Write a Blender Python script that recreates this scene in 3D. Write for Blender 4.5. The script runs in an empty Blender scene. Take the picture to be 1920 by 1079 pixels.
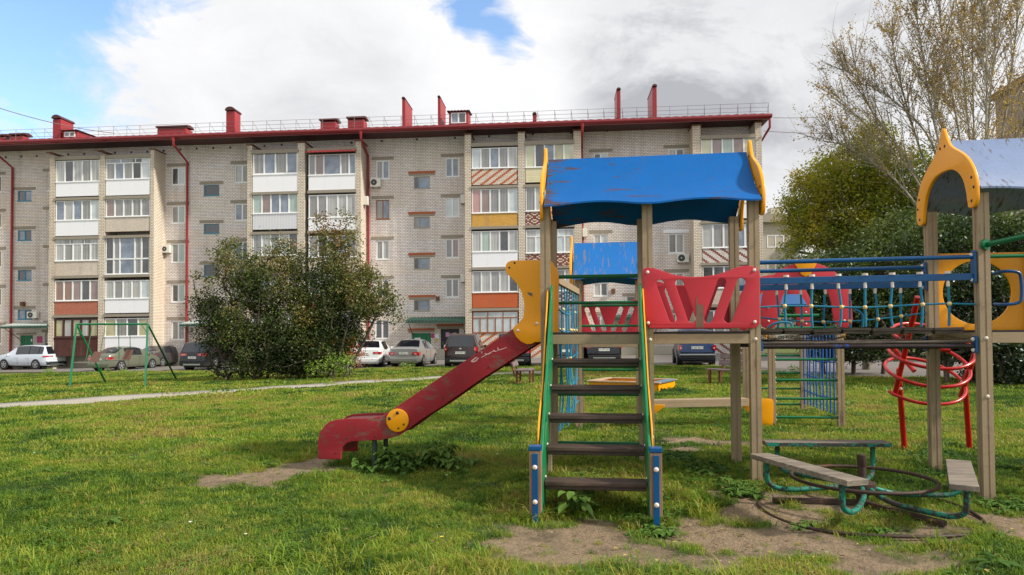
import bpy, bmesh, math, random
import numpy as np
from mathutils import Vector, Matrix, noise
random.seed(7)
S = bpy.context.scene
COL = S.collection
PI = math.pi
R = math.radians
# ---------------------------------------------------------------- camera
F = 1300.0; TILT = 0.024; ROLL = 0.006; SHIFT = 57.0; EYE = 1.5
CAMROT = Matrix.Rotation(PI/2+TILT, 3, 'X') @ Matrix.Rotation(-ROLL, 3, 'Z')
cam_d = bpy.data.cameras.new('camera'); cam = bpy.data.objects.new('camera', cam_d); COL.objects.link(cam)
cam.location = (0, 0, EYE); cam.rotation_euler = CAMROT.to_euler()
cam_d.sensor_fit = 'HORIZONTAL'; cam_d.sensor_width = 36.0; cam_d.lens = 36.0*F/1920
cam_d.shift_y = SHIFT/1920; cam_d.clip_start = 0.05; cam_d.clip_end = 2000
S.camera = cam
EYEV = Vector((0, 0, EYE))
def ray(px, py):
    return CAMROT @ Vector(((px-960)/F, (-(py-539.5)+SHIFT)/F, -1))
def sstep(a, b, x):
    t = min(1, max(0, (x-a)/(b-a))); return t*t*(3-2*t)
def gz(x, y):
    s = (0.02*min(12, max(-44, x))-.12)*sstep(12, 34, y)
    d = -0.07*math.exp(-((x-0.7)**2/1.6+(y-5.3)**2/0.5)) - 0.09*sstep(3.4, 4.6, x)*(1-sstep(6.4, 7.8, y))
    n = 0.05*noise.noise(Vector((x*0.35, y*0.35, 0.3))) + 0.02*noise.noise(Vector((x*1.3, y*1.3, 4.3)))
    return s+d+n*(1-sstep(24, 30, y))
def at(px, py, Y):
    d = ray(px, py); return EYEV + d*(Y/d.y)
def G(px, py):
    d = ray(px, py); t = (0-EYE)/d.z
    for k in range(40):
        p = EYEV+d*t; t = (gz(p.x, p.y)-EYE)/d.z
    return EYEV+d*t
# ---------------------------------------------------------------- frames
class Fr:
    def __init__(s, ox, oy, yaw, oz=0.0, shear=0.0):
        s.o = Vector((ox, oy, oz)); s.yaw = yaw; s.sh = shear
        s.m = Matrix.Translation(s.o) @ Matrix.Rotation(yaw, 4, 'Z'); s.i = s.m.inverted()
    def pl(s, px, py, yl):              # ray meets the plane local y = yl -> (x, z)
        a = s.i @ EYEV; b = (s.i @ (EYEV+ray(px, py)))-a
        p = a+b*((yl-a.y)/b.y); return (p.x, p.z-s.sh*p.x)
    def px(s, px, py, xl):              # ray meets the plane local x = xl -> (y, z)
        a = s.i @ EYEV; b = (s.i @ (EYEV+ray(px, py)))-a
        p = a+b*((xl-a.x)/b.x); return (p.y, p.z)
def tag(o, label=None, cat=None, group=None, kind=None):
    if label: o['label'] = label
    if cat: o['category'] = cat
    if group: o['group'] = group
    if kind: o['kind'] = kind
    return o
def empty(name, loc, yaw=0, label=None, cat=None, group=None):
    o = bpy.data.objects.new(name, None); COL.objects.link(o); o.empty_display_size = .3
    o.location = loc; o.rotation_euler = (0, 0, yaw); return tag(o, label, cat, group)
def link(name, me, mats, parent=None, smooth=None):
    o = bpy.data.objects.new(name, me); COL.objects.link(o)
    if not isinstance(mats, (list, tuple)): mats = [mats]
    if not me.materials:
        for m in mats: me.materials.append(m)
    if parent: o.parent = parent
    if smooth is not None: shade(me, smooth)
    return o
def shade(me, ang=None):
    n = len(me.polygons)
    me.polygons.foreach_set('use_smooth', [True]*n)
    if ang is not None and ang < 179:
        bm = bmesh.new(); bm.from_mesh(me)
        for e in bm.edges:
            if len(e.link_faces) == 2:
                try:
                    if e.calc_face_angle() > R(ang): e.smooth = False
                except Exception: pass
        bm.to_mesh(me); bm.free()
def copy_tree(o, parent=None):
    c = o.copy(); COL.objects.link(c); c.parent = parent
    for ch in [x for x in bpy.data.objects if x.parent == o]: copy_tree(ch, c)
    return c
class MB:
    def __init__(s): s.v = []; s.f = []; s.mi = []
    def add(s, vs, fs, mi=0):
        b = len(s.v); s.v += [tuple(v) for v in vs]; s.f += [tuple(b+i for i in f) for f in fs]; s.mi += [mi]*len(fs); return s
    def box(s, x0, x1, y0, y1, z0, z1, mi=0, M=None):
        if x0 > x1: x0, x1 = x1, x0
        if y0 > y1: y0, y1 = y1, y0
        if z0 > z1: z0, z1 = z1, z0
        vs = [(x0,y0,z0),(x1,y0,z0),(x1,y1,z0),(x0,y1,z0),(x0,y0,z1),(x1,y0,z1),(x1,y1,z1),(x0,y1,z1)]
        if M is not None: vs = [M @ Vector(v) for v in vs]
        return s.add(vs, [(0,3,2,1),(4,5,6,7),(0,1,5,4),(1,2,6,5),(2,3,7,6),(3,0,4,7)], mi)
    def tube(s, pts, r, n=8, mi=0, cap=True):
        pts = [Vector(p) for p in pts]; rs = r if isinstance(r, (list, tuple)) else [r]*len(pts)
        b = len(s.v); up = None
        for i, p in enumerate(pts):
            d = (pts[min(i+1, len(pts)-1)]-pts[max(i-1, 0)])
            if d.length < 1e-9: d = Vector((0, 0, 1))
            d.normalize()
            if up is None:
                up = Vector((0, 0, 1)) if abs(d.z) < .9 else Vector((1, 0, 0))
            a = d.cross(up)
            if a.length < 1e-6: a = d.cross(Vector((1, .3, 0)))
            a.normalize(); c = a.cross(d).normalized(); up = c
            for k in range(n):
                t = 2*PI*k/n; q = p+(a*math.cos(t)+c*math.sin(t))*rs[i]; s.v.append((q.x, q.y, q.z))
        for i in range(len(pts)-1):
            for k in range(n):
                k2 = (k+1) % n
                s.f.append((b+i*n+k, b+i*n+k2, b+(i+1)*n+k2, b+(i+1)*n+k)); s.mi.append(mi)
        if cap:
            s.f.append(tuple(b+k for k in range(n))[::-1]); s.mi.append(mi)
            e = b+(len(pts)-1)*n; s.f.append(tuple(e+k for k in range(n))); s.mi.append(mi)
        return s
    def dome(s, c, r, ax=(0, -1, 0), h=.6, n=10, mi=0):
        c = Vector(c); ax = Vector(ax).normalized()
        a = ax.cross(Vector((0, 0, 1)) if abs(ax.z) < .9 else Vector((1, 0, 0))).normalized(); b2 = ax.cross(a)
        b = len(s.v); rings = 4
        for j in range(rings):
            t = j/(rings)*PI/2; rr = r*math.cos(t); hh = r*h*math.sin(t)
            for k in range(n):
                u = 2*PI*k/n; q = c+ax*hh+(a*math.cos(u)+b2*math.sin(u))*rr; s.v.append(tuple(q))
        s.v.append(tuple(c+ax*r*h)); top = len(s.v)-1
        for j in range(rings-1):
            for k in range(n):
                s.f.append((b+j*n+k, b+j*n+(k+1) % n, b+(j+1)*n+(k+1) % n, b+(j+1)*n+k)); s.mi.append(mi)
        for k in range(n):
            s.f.append((b+(rings-1)*n+k, b+(rings-1)*n+(k+1) % n, top)); s.mi.append(mi)
        return s
    def shear(s, k):
        s.v = [(x, y, z+k*x) for x, y, z in s.v]; return s
    def build(s, name, mats, parent=None, smooth=None, bevel=0, shear=0):
        if shear: s.shear(shear)
        me = bpy.data.meshes.new(name); me.from_pydata(s.v, [], s.f); me.update()
        o = link(name, me, mats, parent)
        me.polygons.foreach_set('material_index', s.mi)
        bm = bmesh.new(); bm.from_mesh(me)
        if bevel:
            bmesh.ops.remove_doubles(bm, verts=bm.verts, dist=1e-5)
            bmesh.ops.bevel(bm, geom=[e for e in bm.edges if len(e.link_faces) == 2 and e.calc_face_angle(0) > .6], offset=bevel, segments=2, profile=.6, affect='EDGES', clamp_overlap=True)
        bmesh.ops.recalc_face_normals(bm, faces=bm.faces); bm.to_mesh(me); bm.free()
        if smooth is not None: shade(me, smooth)
        return o
def _split(s, name, mats, parent=None, smooth=None, bevel=0, shear=0):
    """every separate piece of the collected geometry becomes an object of its own"""
    par = list(range(len(s.v)))
    def find(a):
        while par[a] != a: par[a] = par[par[a]]; a = par[a]
        return a
    for f in s.f:
        for q in f[1:]: par[find(q)] = find(f[0])
    grp = {}
    for i, f in enumerate(s.f): grp.setdefault(find(f[0]), []).append(i)
    out = []
    for g in grp.values():
        m = MB(); mp = {}
        for i in g:
            fl = []
            for q in s.f[i]:
                if q not in mp: mp[q] = len(m.v); m.v.append(s.v[q])
                fl.append(mp[q])
            m.f.append(tuple(fl)); m.mi.append(s.mi[i])
        out.append(m.build(name, mats, parent, smooth, bevel, shear))
    return out
MB.split = _split
def flat(loops, th, bev=0.0, res=4):
    """closed 2-D outlines (first outer, rest holes) -> slab mesh in XY, thickness th centred on z=0"""
    cu = bpy.data.curves.new('outline', 'CURVE'); cu.dimensions = '2D'; cu.fill_mode = 'BOTH'
    cu.extrude = max(th/2-bev, 0.0005); cu.bevel_depth = bev; cu.bevel_resolution = 2; cu.offset = -bev
    for lp in loops:
        sp = cu.splines.new('POLY'); sp.points.add(len(lp)-1)
        for i, p in enumerate(lp): sp.points[i].co = (p[0], p[1], 0, 1)
        sp.use_cyclic_u = True
    o = bpy.data.objects.new('outline', cu); me = bpy.data.meshes.new_from_object(o)
    bpy.data.objects.remove(o); bpy.data.curves.remove(cu)
    me.materials.clear()
    bm = bmesh.new(); bm.from_mesh(me); bmesh.ops.remove_doubles(bm, verts=bm.verts, dist=1e-5)
    bmesh.ops.recalc_face_normals(bm, faces=bm.faces); bm.to_mesh(me); bm.free()
    return me
def smoothloop(pts, n=5):
    out = []; N = len(pts)
    for i in range(N):
        p0, p1, p2, p3 = [Vector(pts[(i+k-1) % N]) for k in range(4)]
        for j in range(n):
            t = j/n
            out.append(tuple(0.5*((2*p1)+(p2-p0)*t+(2*p0-5*p1+4*p2-p3)*t*t+(3*p1-p0-3*p2+p3)*t**3)))
    return out
def catmull(pts, n=6):
    P = [Vector(p) for p in pts]; out = []
    for i in range(len(P)-1):
        p0 = P[max(i-1, 0)]; p1 = P[i]; p2 = P[i+1]; p3 = P[min(i+2, len(P)-1)]
        for j in range(n):
            t = j/n
            out.append(0.5*((2*p1)+(p2-p0)*t+(2*p0-5*p1+4*p2-p3)*t*t+(3*p1-p0-3*p2+p3)*t**3))
    out.append(P[-1]); return out
def circ(cx, cy, r, n=28): return [(cx+r*math.cos(2*PI*k/n), cy+r*math.sin(2*PI*k/n)) for k in range(n)]
def capsule(ax, ay, bx, by, r, n=7):
    d = math.atan2(by-ay, bx-ax); o = []
    for k in range(n+1): t = d+PI/2+PI*k/n; o.append((ax+r*math.cos(t), ay+r*math.sin(t)))
    for k in range(n+1): t = d-PI/2+PI*k/n; o.append((bx+r*math.cos(t), by+r*math.sin(t)))
    return o
XZ = lambda y: Matrix(((1,0,0,0),(0,0,-1,y),(0,1,0,0),(0,0,0,1)))     # slab standing in the plane local y
YZ = lambda x: Matrix(((0,0,1,x),(1,0,0,0),(0,1,0,0),(0,0,0,1)))      # slab standing in the plane local x
def slab(name, loops, th, M, mats, parent, bev=.004, smooth=35):
    me = flat(loops, th, bev); me.transform(M); return link(name, me, mats, parent, smooth)
# ---------------------------------------------------------------- materials
def lin(r, g, b):
    f = lambda c: ((c/255+.055)/1.055)**2.4 if c > 10 else c/255/12.92
    return (f(r), f(g), f(b), 1)
class NT:
    def __init__(s, name, world=False):
        if world: s.m = bpy.data.worlds.new(name)
        else: s.m = bpy.data.materials.new(name)
        s.m.use_nodes = True; s.t = s.m.node_tree; s.t.nodes.clear()
    def n(s, typ, **k):
        nd = s.t.nodes.new(typ)
        for a, v in k.items():
            if a.startswith('i_'):
                key = a[2:]; key = int(key) if key.isdigit() else key.replace('_', ' ')
                s.set(nd.inputs[key], v)
            else: setattr(nd, a, v)
        return nd
    def set(s, inp, v):
        if isinstance(v, bpy.types.NodeSocket): s.t.links.new(v, inp)
        elif isinstance(v, bpy.types.Node): s.t.links.new(v.outputs[0], inp)
        else: inp.default_value = v
    def math(s, op, a, b=0.0, c=None, clamp=False):
        nd = s.t.nodes.new('ShaderNodeMath'); nd.operation = op; nd.use_clamp = clamp
        s.set(nd.inputs[0], a); s.set(nd.inputs[1], b)
        if c is not None: s.set(nd.inputs[2], c)
        return nd.outputs[0]
    def mix(s, f, a, b, typ='MIX'):
        nd = s.t.nodes.new('ShaderNodeMix'); nd.data_type = 'RGBA'; nd.blend_type = typ
        s.set(nd.inputs[0], f); s.set(nd.inputs[6], a); s.set(nd.inputs[7], b); return nd.outputs[2]
    def ramp(s, f, pts, interp='LINEAR'):
        nd = s.t.nodes.new('ShaderNodeValToRGB'); nd.color_ramp.interpolation = interp
        e = nd.color_ramp.elements
        while len(e) < len(pts): e.new(.5)
        for i, (p, c) in enumerate(pts):
            e[i].position = p; e[i].color = c if isinstance(c, (tuple, list)) else (c, c, c, 1)
        s.set(nd.inputs[0], f); return nd.outputs[0]
    def noise(s, vec, scale, detail=4, rough=.55, dist=0, dim='3D'):
        nd = s.n('ShaderNodeTexNoise', noise_dimensions=dim); s.set(nd.inputs['Vector'], vec)
        nd.inputs['Scale'].default_value = scale; nd.inputs['Detail'].default_value = detail
        nd.inputs['Roughness'].default_value = rough; nd.inputs['Distortion'].default_value = dist; return nd.outputs[0]
    def vscale(s, vec, sc):
        nd = s.n('ShaderNodeMapping'); s.set(nd.inputs[0], vec); nd.inputs['Scale'].default_value = sc; return nd.outputs[0]
    def obj(s): return s.n('ShaderNodeTexCoord').outputs['Object']
    def pos(s): return s.n('ShaderNodeNewGeometry').outputs['Position']
    def bsdf(s, color, rough=.5, bump=None, bstr=.3, bdist=.01, **k):
        b = s.n('ShaderNodeBsdfPrincipled'); s.set(b.inputs['Base Color'], color); s.set(b.inputs['Roughness'], rough)
        for a, v in k.items(): s.set(b.inputs[a.replace('_', ' ')], v)
        if bump is not None:
            bp = s.n('ShaderNodeBump'); bp.inputs['Strength'].default_value = bstr; bp.inputs['Distance'].default_value = bdist
            s.set(bp.inputs['Height'], bump); s.set(b.inputs['Normal'], bp.outputs[0])
        return b
    def out(s, sh, name='ShaderNodeOutputMaterial'):
        o = s.n(name); s.set(o.inputs[0], sh.outputs[0] if isinstance(sh, bpy.types.Node) else sh); return s.m
def c3(c, k): return (c[0]*k, c[1]*k, c[2]*k, 1)
def paint(name, col, rough=.4, var=.15, wear=0.0, wearcol=(.16,.12,.08,1), wsc=(6,6,6), dirt=.25, bump=.15, thr=.62, coat=0.0, spec=.32, soft=.03, edge=0):
    t = NT(name); o = t.obj()
    big = t.noise(o, 2.2, 5, .6); fine = t.noise(o, 55, 3, .6)
    c = t.mix(t.math('MULTIPLY', t.ramp(big, [(.3, 0.), (.75, 1.)]), var*2), col, c3(col, .62))
    c = t.mix(t.math('MULTIPLY', t.ramp(fine, [(.45, 0.), (.7, 1.)]), var), c, c3(col, 1.25))
    if dirt:
        g = t.noise(o, 9, 6, .7, .4)
        c = t.mix(t.math('MULTIPLY', t.ramp(g, [(.55, 0.), (.72, 1.)]), dirt), c, (.09, .075, .055, 1))
    rg = t.math('ADD', t.math('MULTIPLY', fine, .2), rough-.1)
    bmp = fine
    if wear:
        w = t.noise(t.vscale(o, wsc), 1.0, 7, .72, .3)
        w2 = t.noise(o, 1.4, 2, .5)
        ww = t.math('ADD', w, t.math('MULTIPLY', t.math('SUBTRACT', w2, .5), .35))
        if edge:
            sx = t.n('ShaderNodeSeparateXYZ'); t.set(sx.inputs[0], o); ww = t.math('ADD', ww, t.math('MULTIPLY', t.ramp(sx.outputs[0], [(.0, 1.), (.42, 0.)]), edge))
        mask = t.ramp(ww, [(thr, 0.), (thr+soft, 1.)])
        mask = t.math('MULTIPLY', mask, wear)
        wc = t.mix(t.noise(t.vscale(o, wsc), 3.0, 4, .6), wearcol, c3(wearcol, 1.8))
        c = t.mix(mask, c, wc); rg = t.math('ADD', rg, t.math('MULTIPLY', mask, .35)); bmp = t.math('SUBTRACT', fine, t.math('MULTIPLY', mask, 1.2))
    return t.out(t.bsdf(c, rg, bmp, bump, .004, Coat_Weight=coat, Coat_Roughness=.15, Specular_IOR_Level=spec))
def wood(name, a, b, axis=0, rough=.7, sc=18):
    t = NT(name); o = t.obj(); s = [sc, sc, sc]; s[axis] = sc/14
    g = t.noise(t.vscale(o, tuple(s)), 1.6, 7, .68, .6); big = t.noise(o, 3, 4, .6)
    c = t.mix(t.ramp(g, [(.32, 0.), (.68, 1.)]), a, b)
    c = t.mix(t.math('MULTIPLY', t.ramp(big, [(.5, 0.), (.72, 1.)]), .5), c, c3(a, .5))
    return t.out(t.bsdf(c, rough, g, .5, .006))
def plain(name, col, rough=.5, metal=0.0, var=.1, **k):
    t = NT(name); n = t.noise(t.obj(), 7, 4, .6)
    return t.out(t.bsdf(t.mix(t.math('MULTIPLY', n, var*2), col, c3(col, .55)), rough, Metallic=metal, **k))
M = {}
M['post'] = paint('post_paint', lin(160,140,112), .6, .22, .85, lin(92,74,56), (45,45,3), .45, .35, .58, 0, .3, .12)
M['beam'] = paint('beam_paint', lin(158,138,110), .6, .18, .8, lin(100,82,60), (5,60,60), .3, .3, .64)
M['blue_roof'] = paint('blue_roof_paint', lin(0,90,160), .55, .25, .9, lin(66,52,46), (2.2,16,16), .2, .25, .615, .0, .15, .03, .17)
M['blue_roof_worn'] = paint('worn_blue_roof_paint', lin(6,100,172), .6, .2, .6, lin(104,92,88), (26,3,3), .15, .25, .56)
M['sheen_roof'] = paint('painted_sheen_roof', lin(112,132,168), .2, .3, 1.0, lin(50,46,52), (26,4,6), .15, .3, .57, 1.0)  # blue roof with pale sky sheen put into its colour, plus dark streaks
M['red'] = paint('red_panel_paint', lin(188,46,58), .48, .12, .8, lin(110,84,68), (12,12,3), .12, .15, .78, .1)
M['red_slide'] = paint('slide_red_paint', lin(152,42,50), .55, .25, .75, lin(96,82,70), (3.2,9,9), .5, .2, .53, .0, .2, .11)
M['yellow'] = paint('yellow_paint', lin(240,160,4), .36, .1, .7, lin(120,95,60), (10,10,10), .1, .12, .76, .1)
M['green'] = paint('green_paint', lin(4,104,62), .35, .2, .7, lin(70,64,50), (26,26,5), .2, .15, .68, .2)
M['green_plate'] = paint('step_side_paint', lin(8,120,74), .35, .2, .8, lin(96,84,66), (14,14,5), .2, .2, .62, .1)
M['green_worn'] = paint('worn_green_paint', lin(20,118,98), .45, .25, .95, lin(48,40,38), (16,16,16), .25, .3, .50)
M['blue'] = paint('blue_rail_paint', lin(0,78,130), .4, .18, .6, lin(28,28,44), (5,30,30), .15, .15, .7, .2)
M['teal'] = plain('teal_rope', lin(6,120,152), .7, 0, .25)
M['blue_rope'] = plain('blue_rope', lin(8,84,160), .65, 0, .25)
M['red_tube'] = paint('red_tube_paint', lin(184,24,26), .3, .12, .3, lin(90,40,30), (20,20,20), .1, .1, .76, .3)
M['step'] = wood('step_wood', lin(46,34,30), lin(96,76,64), 0, .55, 22)
M['grey_wood'] = wood('weathered_wood', lin(84,76,68), lin(150,138,122), 0, .85, 20)
M['bench_wood'] = wood('bench_wood', lin(86,72,72), lin(134,114,112), 0, .7, 16)
M['bench_leg'] = wood('bench_leg_wood', lin(88,44,30), lin(140,84,58), 2, .7, 16)
M['dark_pole'] = paint('worn_pole', lin(46,36,34), .5, .3, .95, lin(10,70,150), (2.2,.5,.5), .3, .2, .58)
M['dark_wood'] = wood('dark_plank', lin(44,38,33), lin(112,100,88), 0, .8, 20)
M['iron'] = paint('rusty_iron', lin(64,50,42), .6, .3, .8, lin(100,60,36), (22,22,22), .2, .4, .6)
M['bolt'] = plain('bolt_cap', lin(225,212,200), .4, 0, .2)
M['bolt_dark'] = plain('dark_bolt', lin(56,60,72), .4, .6, .2)
M['ball'] = plain('rope_knot', lin(222,190,120), .5)
M['rubber'] = plain('tyre_rubber', lin(34,34,34), .8)
M['ply_dark'] = plain('deck_edge', lin(48,34,26), .6, 0, .3)
# ================================================================ render / sky / sun
S.render.engine = 'CYCLES'
S.view_settings.view_transform = 'Standard'; S.view_settings.look = 'None'; S.view_settings.gamma = 1
S.view_settings.exposure = 0.85
SUN_EL = R(38); SUN_AZ = R(110)          # azimuth from +Y towards +X
w = NT('World', world=True); S.world = w.m
sk = w.n('ShaderNodeTexSky', sky_type='NISHITA'); sk.sun_disc = False
sk.sun_elevation = SUN_EL; sk.sun_rotation = SUN_AZ; sk.air_density = 1.0; sk.dust_density = 1.2
tc = w.n('ShaderNodeTexCoord').outputs['Generated']
sep = w.n('ShaderNodeSeparateXYZ'); w.set(sep.inputs[0], tc)
zz = w.math('ADD', w.math('MAXIMUM', sep.outputs[2], 0.0), 0.16)
cmb = w.n('ShaderNodeCombineXYZ'); w.set(cmb.inputs[0], w.math('DIVIDE', sep.outputs[0], zz)); w.set(cmb.inputs[1], w.math('DIVIDE', sep.outputs[1], zz))
P = cmb.outputs[0]
def dirblob(px, py, r0, r1):
    d = ray(px, py).normalized()
    v = w.n('ShaderNodeVectorMath', operation='DOT_PRODUCT'); w.set(v.inputs[0], tc); v.inputs[1].default_value = d
    mr = w.n('ShaderNodeMapRange', interpolation_type='SMOOTHSTEP'); w.set(mr.inputs[0], v.outputs['Value'])
    mr.inputs[1].default_value = math.cos(r1); mr.inputs[2].default_value = math.cos(r0); return mr.outputs[0]
D = w.vscale(tc, (1, 1, 1.9)); n1 = w.noise(P, 1.15, 9, .58, .25); n2 = w.noise(D, 6.5, 10, .64, .5); n3 = w.noise(D, 2.6, 8, .6, .3)
cov = w.math('ADD', w.math('MULTIPLY', w.math('SUBTRACT', n1, .5), 1.6), w.math('MULTIPLY', w.math('SUBTRACT', n2, .5), 2.5))
cov = w.math('ADD', cov, .64)
for (a, b, r0, r1, k) in ((60,10,.02,.22,.50),(230,-30,.02,.2,.42),(20,95,.01,.12,.15),(840,-5,.005,.08,.55),(905,30,.0,.06,.5),(975,65,.0,.055,.5),(760,-30,.01,.08,.3),(960,120,.0,.06,.3)):
    cov = w.math('SUBTRACT', cov, w.math('MULTIPLY', dirblob(a, b, r0, r1), k))
for (a, b, r0, r1, k) in ((500,120,.1,.3,.5),(1350,80,.1,.4,.6),(1150,30,.02,.12,.4),(150,110,.01,.06,.25)):
    cov = w.math('ADD', cov, w.math('MULTIPLY', dirblob(a, b, r0, r1), k))
mask = w.ramp(cov, [(.0, .0), (.20, .30), (.50, 1.)])
grey = w.ramp(w.math('ADD', w.math('MULTIPLY', n3, .6), w.math('MULTIPLY', n2, .45)), [(.42, 1.), (.62, 0.)])
gb = w.math('ADD', w.math('MULTIPLY', dirblob(1380, 60, .02, .26), .95), w.math('MULTIPLY', dirblob(620, 190, .02, .16), .3))
gb = w.math('ADD', gb, w.math('MULTIPLY', dirblob(1200, 170, .01, .12), .35))
n4 = w.ramp(w.noise(D, 4.2, 9, .62, .5), [(.40, 0.), (.58, 1.)])
gm = w.math('ADD', w.math('MULTIPLY', grey, .22), w.math('MULTIPLY', gb, w.math('ADD', w.math('MULTIPLY', n4, .75), .25)), clamp=True)
ccol = w.mix(gm, (.82, .82, .83, 1), (.40, .41, .44, 1))
sky_sat = w.n('ShaderNodeHueSaturation'); sky_sat.inputs['Saturation'].default_value = 1.1; w.set(sky_sat.inputs['Color'], sk.outputs[0])
bg1 = w.n('ShaderNodeBackground'); w.set(bg1.inputs[0], sky_sat.outputs[0]); bg1.inputs[1].default_value = 0.16
bg2 = w.n('ShaderNodeBackground'); w.set(bg2.inputs[0], ccol); bg2.inputs[1].default_value = .69
mx = w.n('ShaderNodeMixShader'); w.set(mx.inputs[0], mask); w.set(mx.inputs[1], bg1.outputs[0]); w.set(mx.inputs[2], bg2.outputs[0])
w.out(mx, 'ShaderNodeOutputWorld')
sd = bpy.data.lights.new('sun', 'SUN'); sd.energy = 2.9; sd.angle = R(5); sd.color = (1, .94, .84)
so = bpy.data.objects.new('sun', sd); COL.objects.link(so)
sv = Vector((math.sin(SUN_AZ)*math.cos(SUN_EL), math.cos(SUN_AZ)*math.cos(SUN_EL), math.sin(SUN_EL)))
so.rotation_euler = (-sv).to_track_quat('-Z', 'Y').to_euler(); so.location = (30, 10, 30)
# ================================================================ ground
def gxy(px, py):
    p = G(px, py); return p.x, p.y
DIRT = []   # world ellipses (cx, cy, rx, ry)
for (cx, cy, rx, ry) in ((500,895,110,20),(570,880,80,15),(605,866,40,9),(950,1020,90,14),(1080,1012,150,30),(1160,1045,240,28),(1330,1012,130,34),
        (1400,965,60,22),(1470,975,60,30),(1560,1030,170,26),(1500,1005,120,26),(1700,1000,150,17),(1530,945,80,20),(1510,975,80,24),(1270,1000,60,16),(1850,985,110,22),(1300,826,60,6),(1380,833,60,6),(1290,845,30,5),
        (1340,930,26,10),(1285,975,40,15),(1440,940,70,14),(1900,1000,60,18),(1640,1065,160,16)):
    a = gxy(cx-rx, cy); b = gxy(cx+rx, cy); c = gxy(cx, cy-ry); d = gxy(cx, cy+ry)
    DIRT.append(((a[0]+b[0])/2, (c[1]+d[1])/2, (b[0]-a[0])/2, (c[1]-d[1])/2))
def dirt(x, y):
    if y > 14: return 0.0
    v = -1.0
    for cx, cy, rx, ry in DIRT:
        q = 1-math.hypot((x-cx)/rx, (y-cy)/ry)
        if q > v: v = q
    if v < -.6: return 0.0
    return sstep(-.34, .34, v+.75*noise.noise(Vector((x*2.1, y*2.1, 9)))+.45*noise.noise(Vector((x*6, y*6, 2)))-.06)
def axis(lo, hi, d0, d1, f0, lim, grow=1.12, mx=12):
    def cap(v): return .32 if lim[0] < v < lim[1] else mx
    a = list(np.arange(d0, d1, f0)); s = f0; v = a[-1]
    while v < hi: s = min(s*grow, cap(v)); v += s; a.append(v)
    s = f0; v = a[0]; b = []
    while v > lo: s = min(s*grow, cap(v)); v -= s; b.append(v)
    return np.array(sorted(b)+a)
xs = axis(-260, 260, -5, 7.5, .07, (-27, 27)); ys = axis(-12, 420, 4.0, 10.5, .06, (-12, 36))
vs = [(x, y, gz(x, y)) for y in ys for x in xs]
nx = len(xs); fs = [(j*nx+i, j*nx+i+1, (j+1)*nx+i+1, (j+1)*nx+i) for j in range(len(ys)-1) for i in range(nx-1)]
me = bpy.data.meshes.new('ground'); me.from_pydata(vs, [], fs); me.update()
at_ = me.attributes.new('dirt', 'FLOAT', 'POINT'); at_.data.foreach_set('value', [dirt(x, y) for x, y, z in vs])
t = NT('ground_soil_and_turf'); p = t.pos()
an = t.n('ShaderNodeAttribute', attribute_name='dirt'); g1 = t.noise(p, 1.3, 6, .6); g2 = t.noise(p, 14, 6, .65); g3 = t.noise(p, .45, 4, .5)
turf = t.mix(t.ramp(g1, [(.35, 0.), (.65, 1.)]), lin(82,100,36), lin(116,132,46)); turf = t.mix(t.ramp(g3, [(.4, 0.), (.65, 1.)]), turf, lin(104,114,42))
turf = t.mix(t.ramp(g2, [(.42, .6), (.7, 0.)]), turf, lin(66,72,34))
soil = t.mix(t.ramp(g1, [(.3, 0.), (.7, 1.)]), lin(142,120,94), lin(182,158,126)); soil = t.mix(t.ramp(t.noise(p, 30, 6, .7), [(.5, 0.), (.75, .7)]), soil, lin(92,74,54))
soil = t.mix(t.ramp(t.noise(p, 2.6, 6, .7), [(.48, 0.), (.62, .75)]), soil, lin(96,82,58))
col = t.mix(an.outputs['Fac'], turf, soil)
t.out(t.bsdf(col, .95, t.math('ADD', t.math('ADD', g2, t.noise(p, 60, 4, .7)), t.math('MULTIPLY', t.noise(p, 5, 4, .6), 4.0)), 1.0, .05))
go = link('ground', me, t.m); tag(go, kind='structure'); shade(me)
# ---------------- road, path (sheets following the ground)
def sheet(name, rows, mats, lift, kind='structure'):
    """rows: list of polylines (x,y), all the same length, near row first"""
    n = len(rows[0]); v = []; f = []
    for r in rows:
        for x, y in r: v.append((x, y, gz(x, y)+lift))
    for j in range(len(rows)-1):
        for i in range(n-1): f.append((j*n+i, j*n+i+1, (j+1)*n+i+1, (j+1)*n+i))
    m = bpy.data.meshes.new(name); m.from_pydata(v, [], f); m.update(); shade(m)
    return tag(link(name, m, mats), kind=kind)
def resample(pts, n):
    pts = [Vector((a, b, 0)) for a, b in pts]; L = [0]
    for i in range(1, len(pts)): L.append(L[-1]+(pts[i]-pts[i-1]).length)
    o = []
    for k in range(n):
        s = L[-1]*k/(n-1); i = 1
        while i < len(pts)-1 and L[i] < s: i += 1
        u = (s-L[i-1])/(L[i]-L[i-1]); q = pts[i-1].lerp(pts[i], u); o.append((q.x, q.y))
    return o
near = [(-70, 36.0), (-45, 36.5)]+[gxy(*q) for q in ((0,699),(200,698),(430,697),(640,694),(760,690),(1000,686),(1250,687),(1345,688),(1440,699),(1600,709),(1920,713))]+[(40, 21.5), (70, 21.5)]
near = resample(near, 90)
t = NT('asphalt'); p = t.pos(); a = t.noise(p, .7, 5, .6); b = t.noise(p, 40, 4, .7)
t.out(t.bsdf(t.mix(b, t.mix(a, lin(96,92,88), lin(138,132,126)), lin(112,106,100)), .9, b, .3, .01))
M['asphalt'] = t.m
def far_y(x):
    return 47.0-.07*x if x < 15.5 else 33.6
rows = []
for k in range(9):
    u = k/8; rows.append([(x, y+(max(far_y(x), y+1)-y)*u) for x, y in near])
sheet('road', rows, M['asphalt'], .03)
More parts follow.
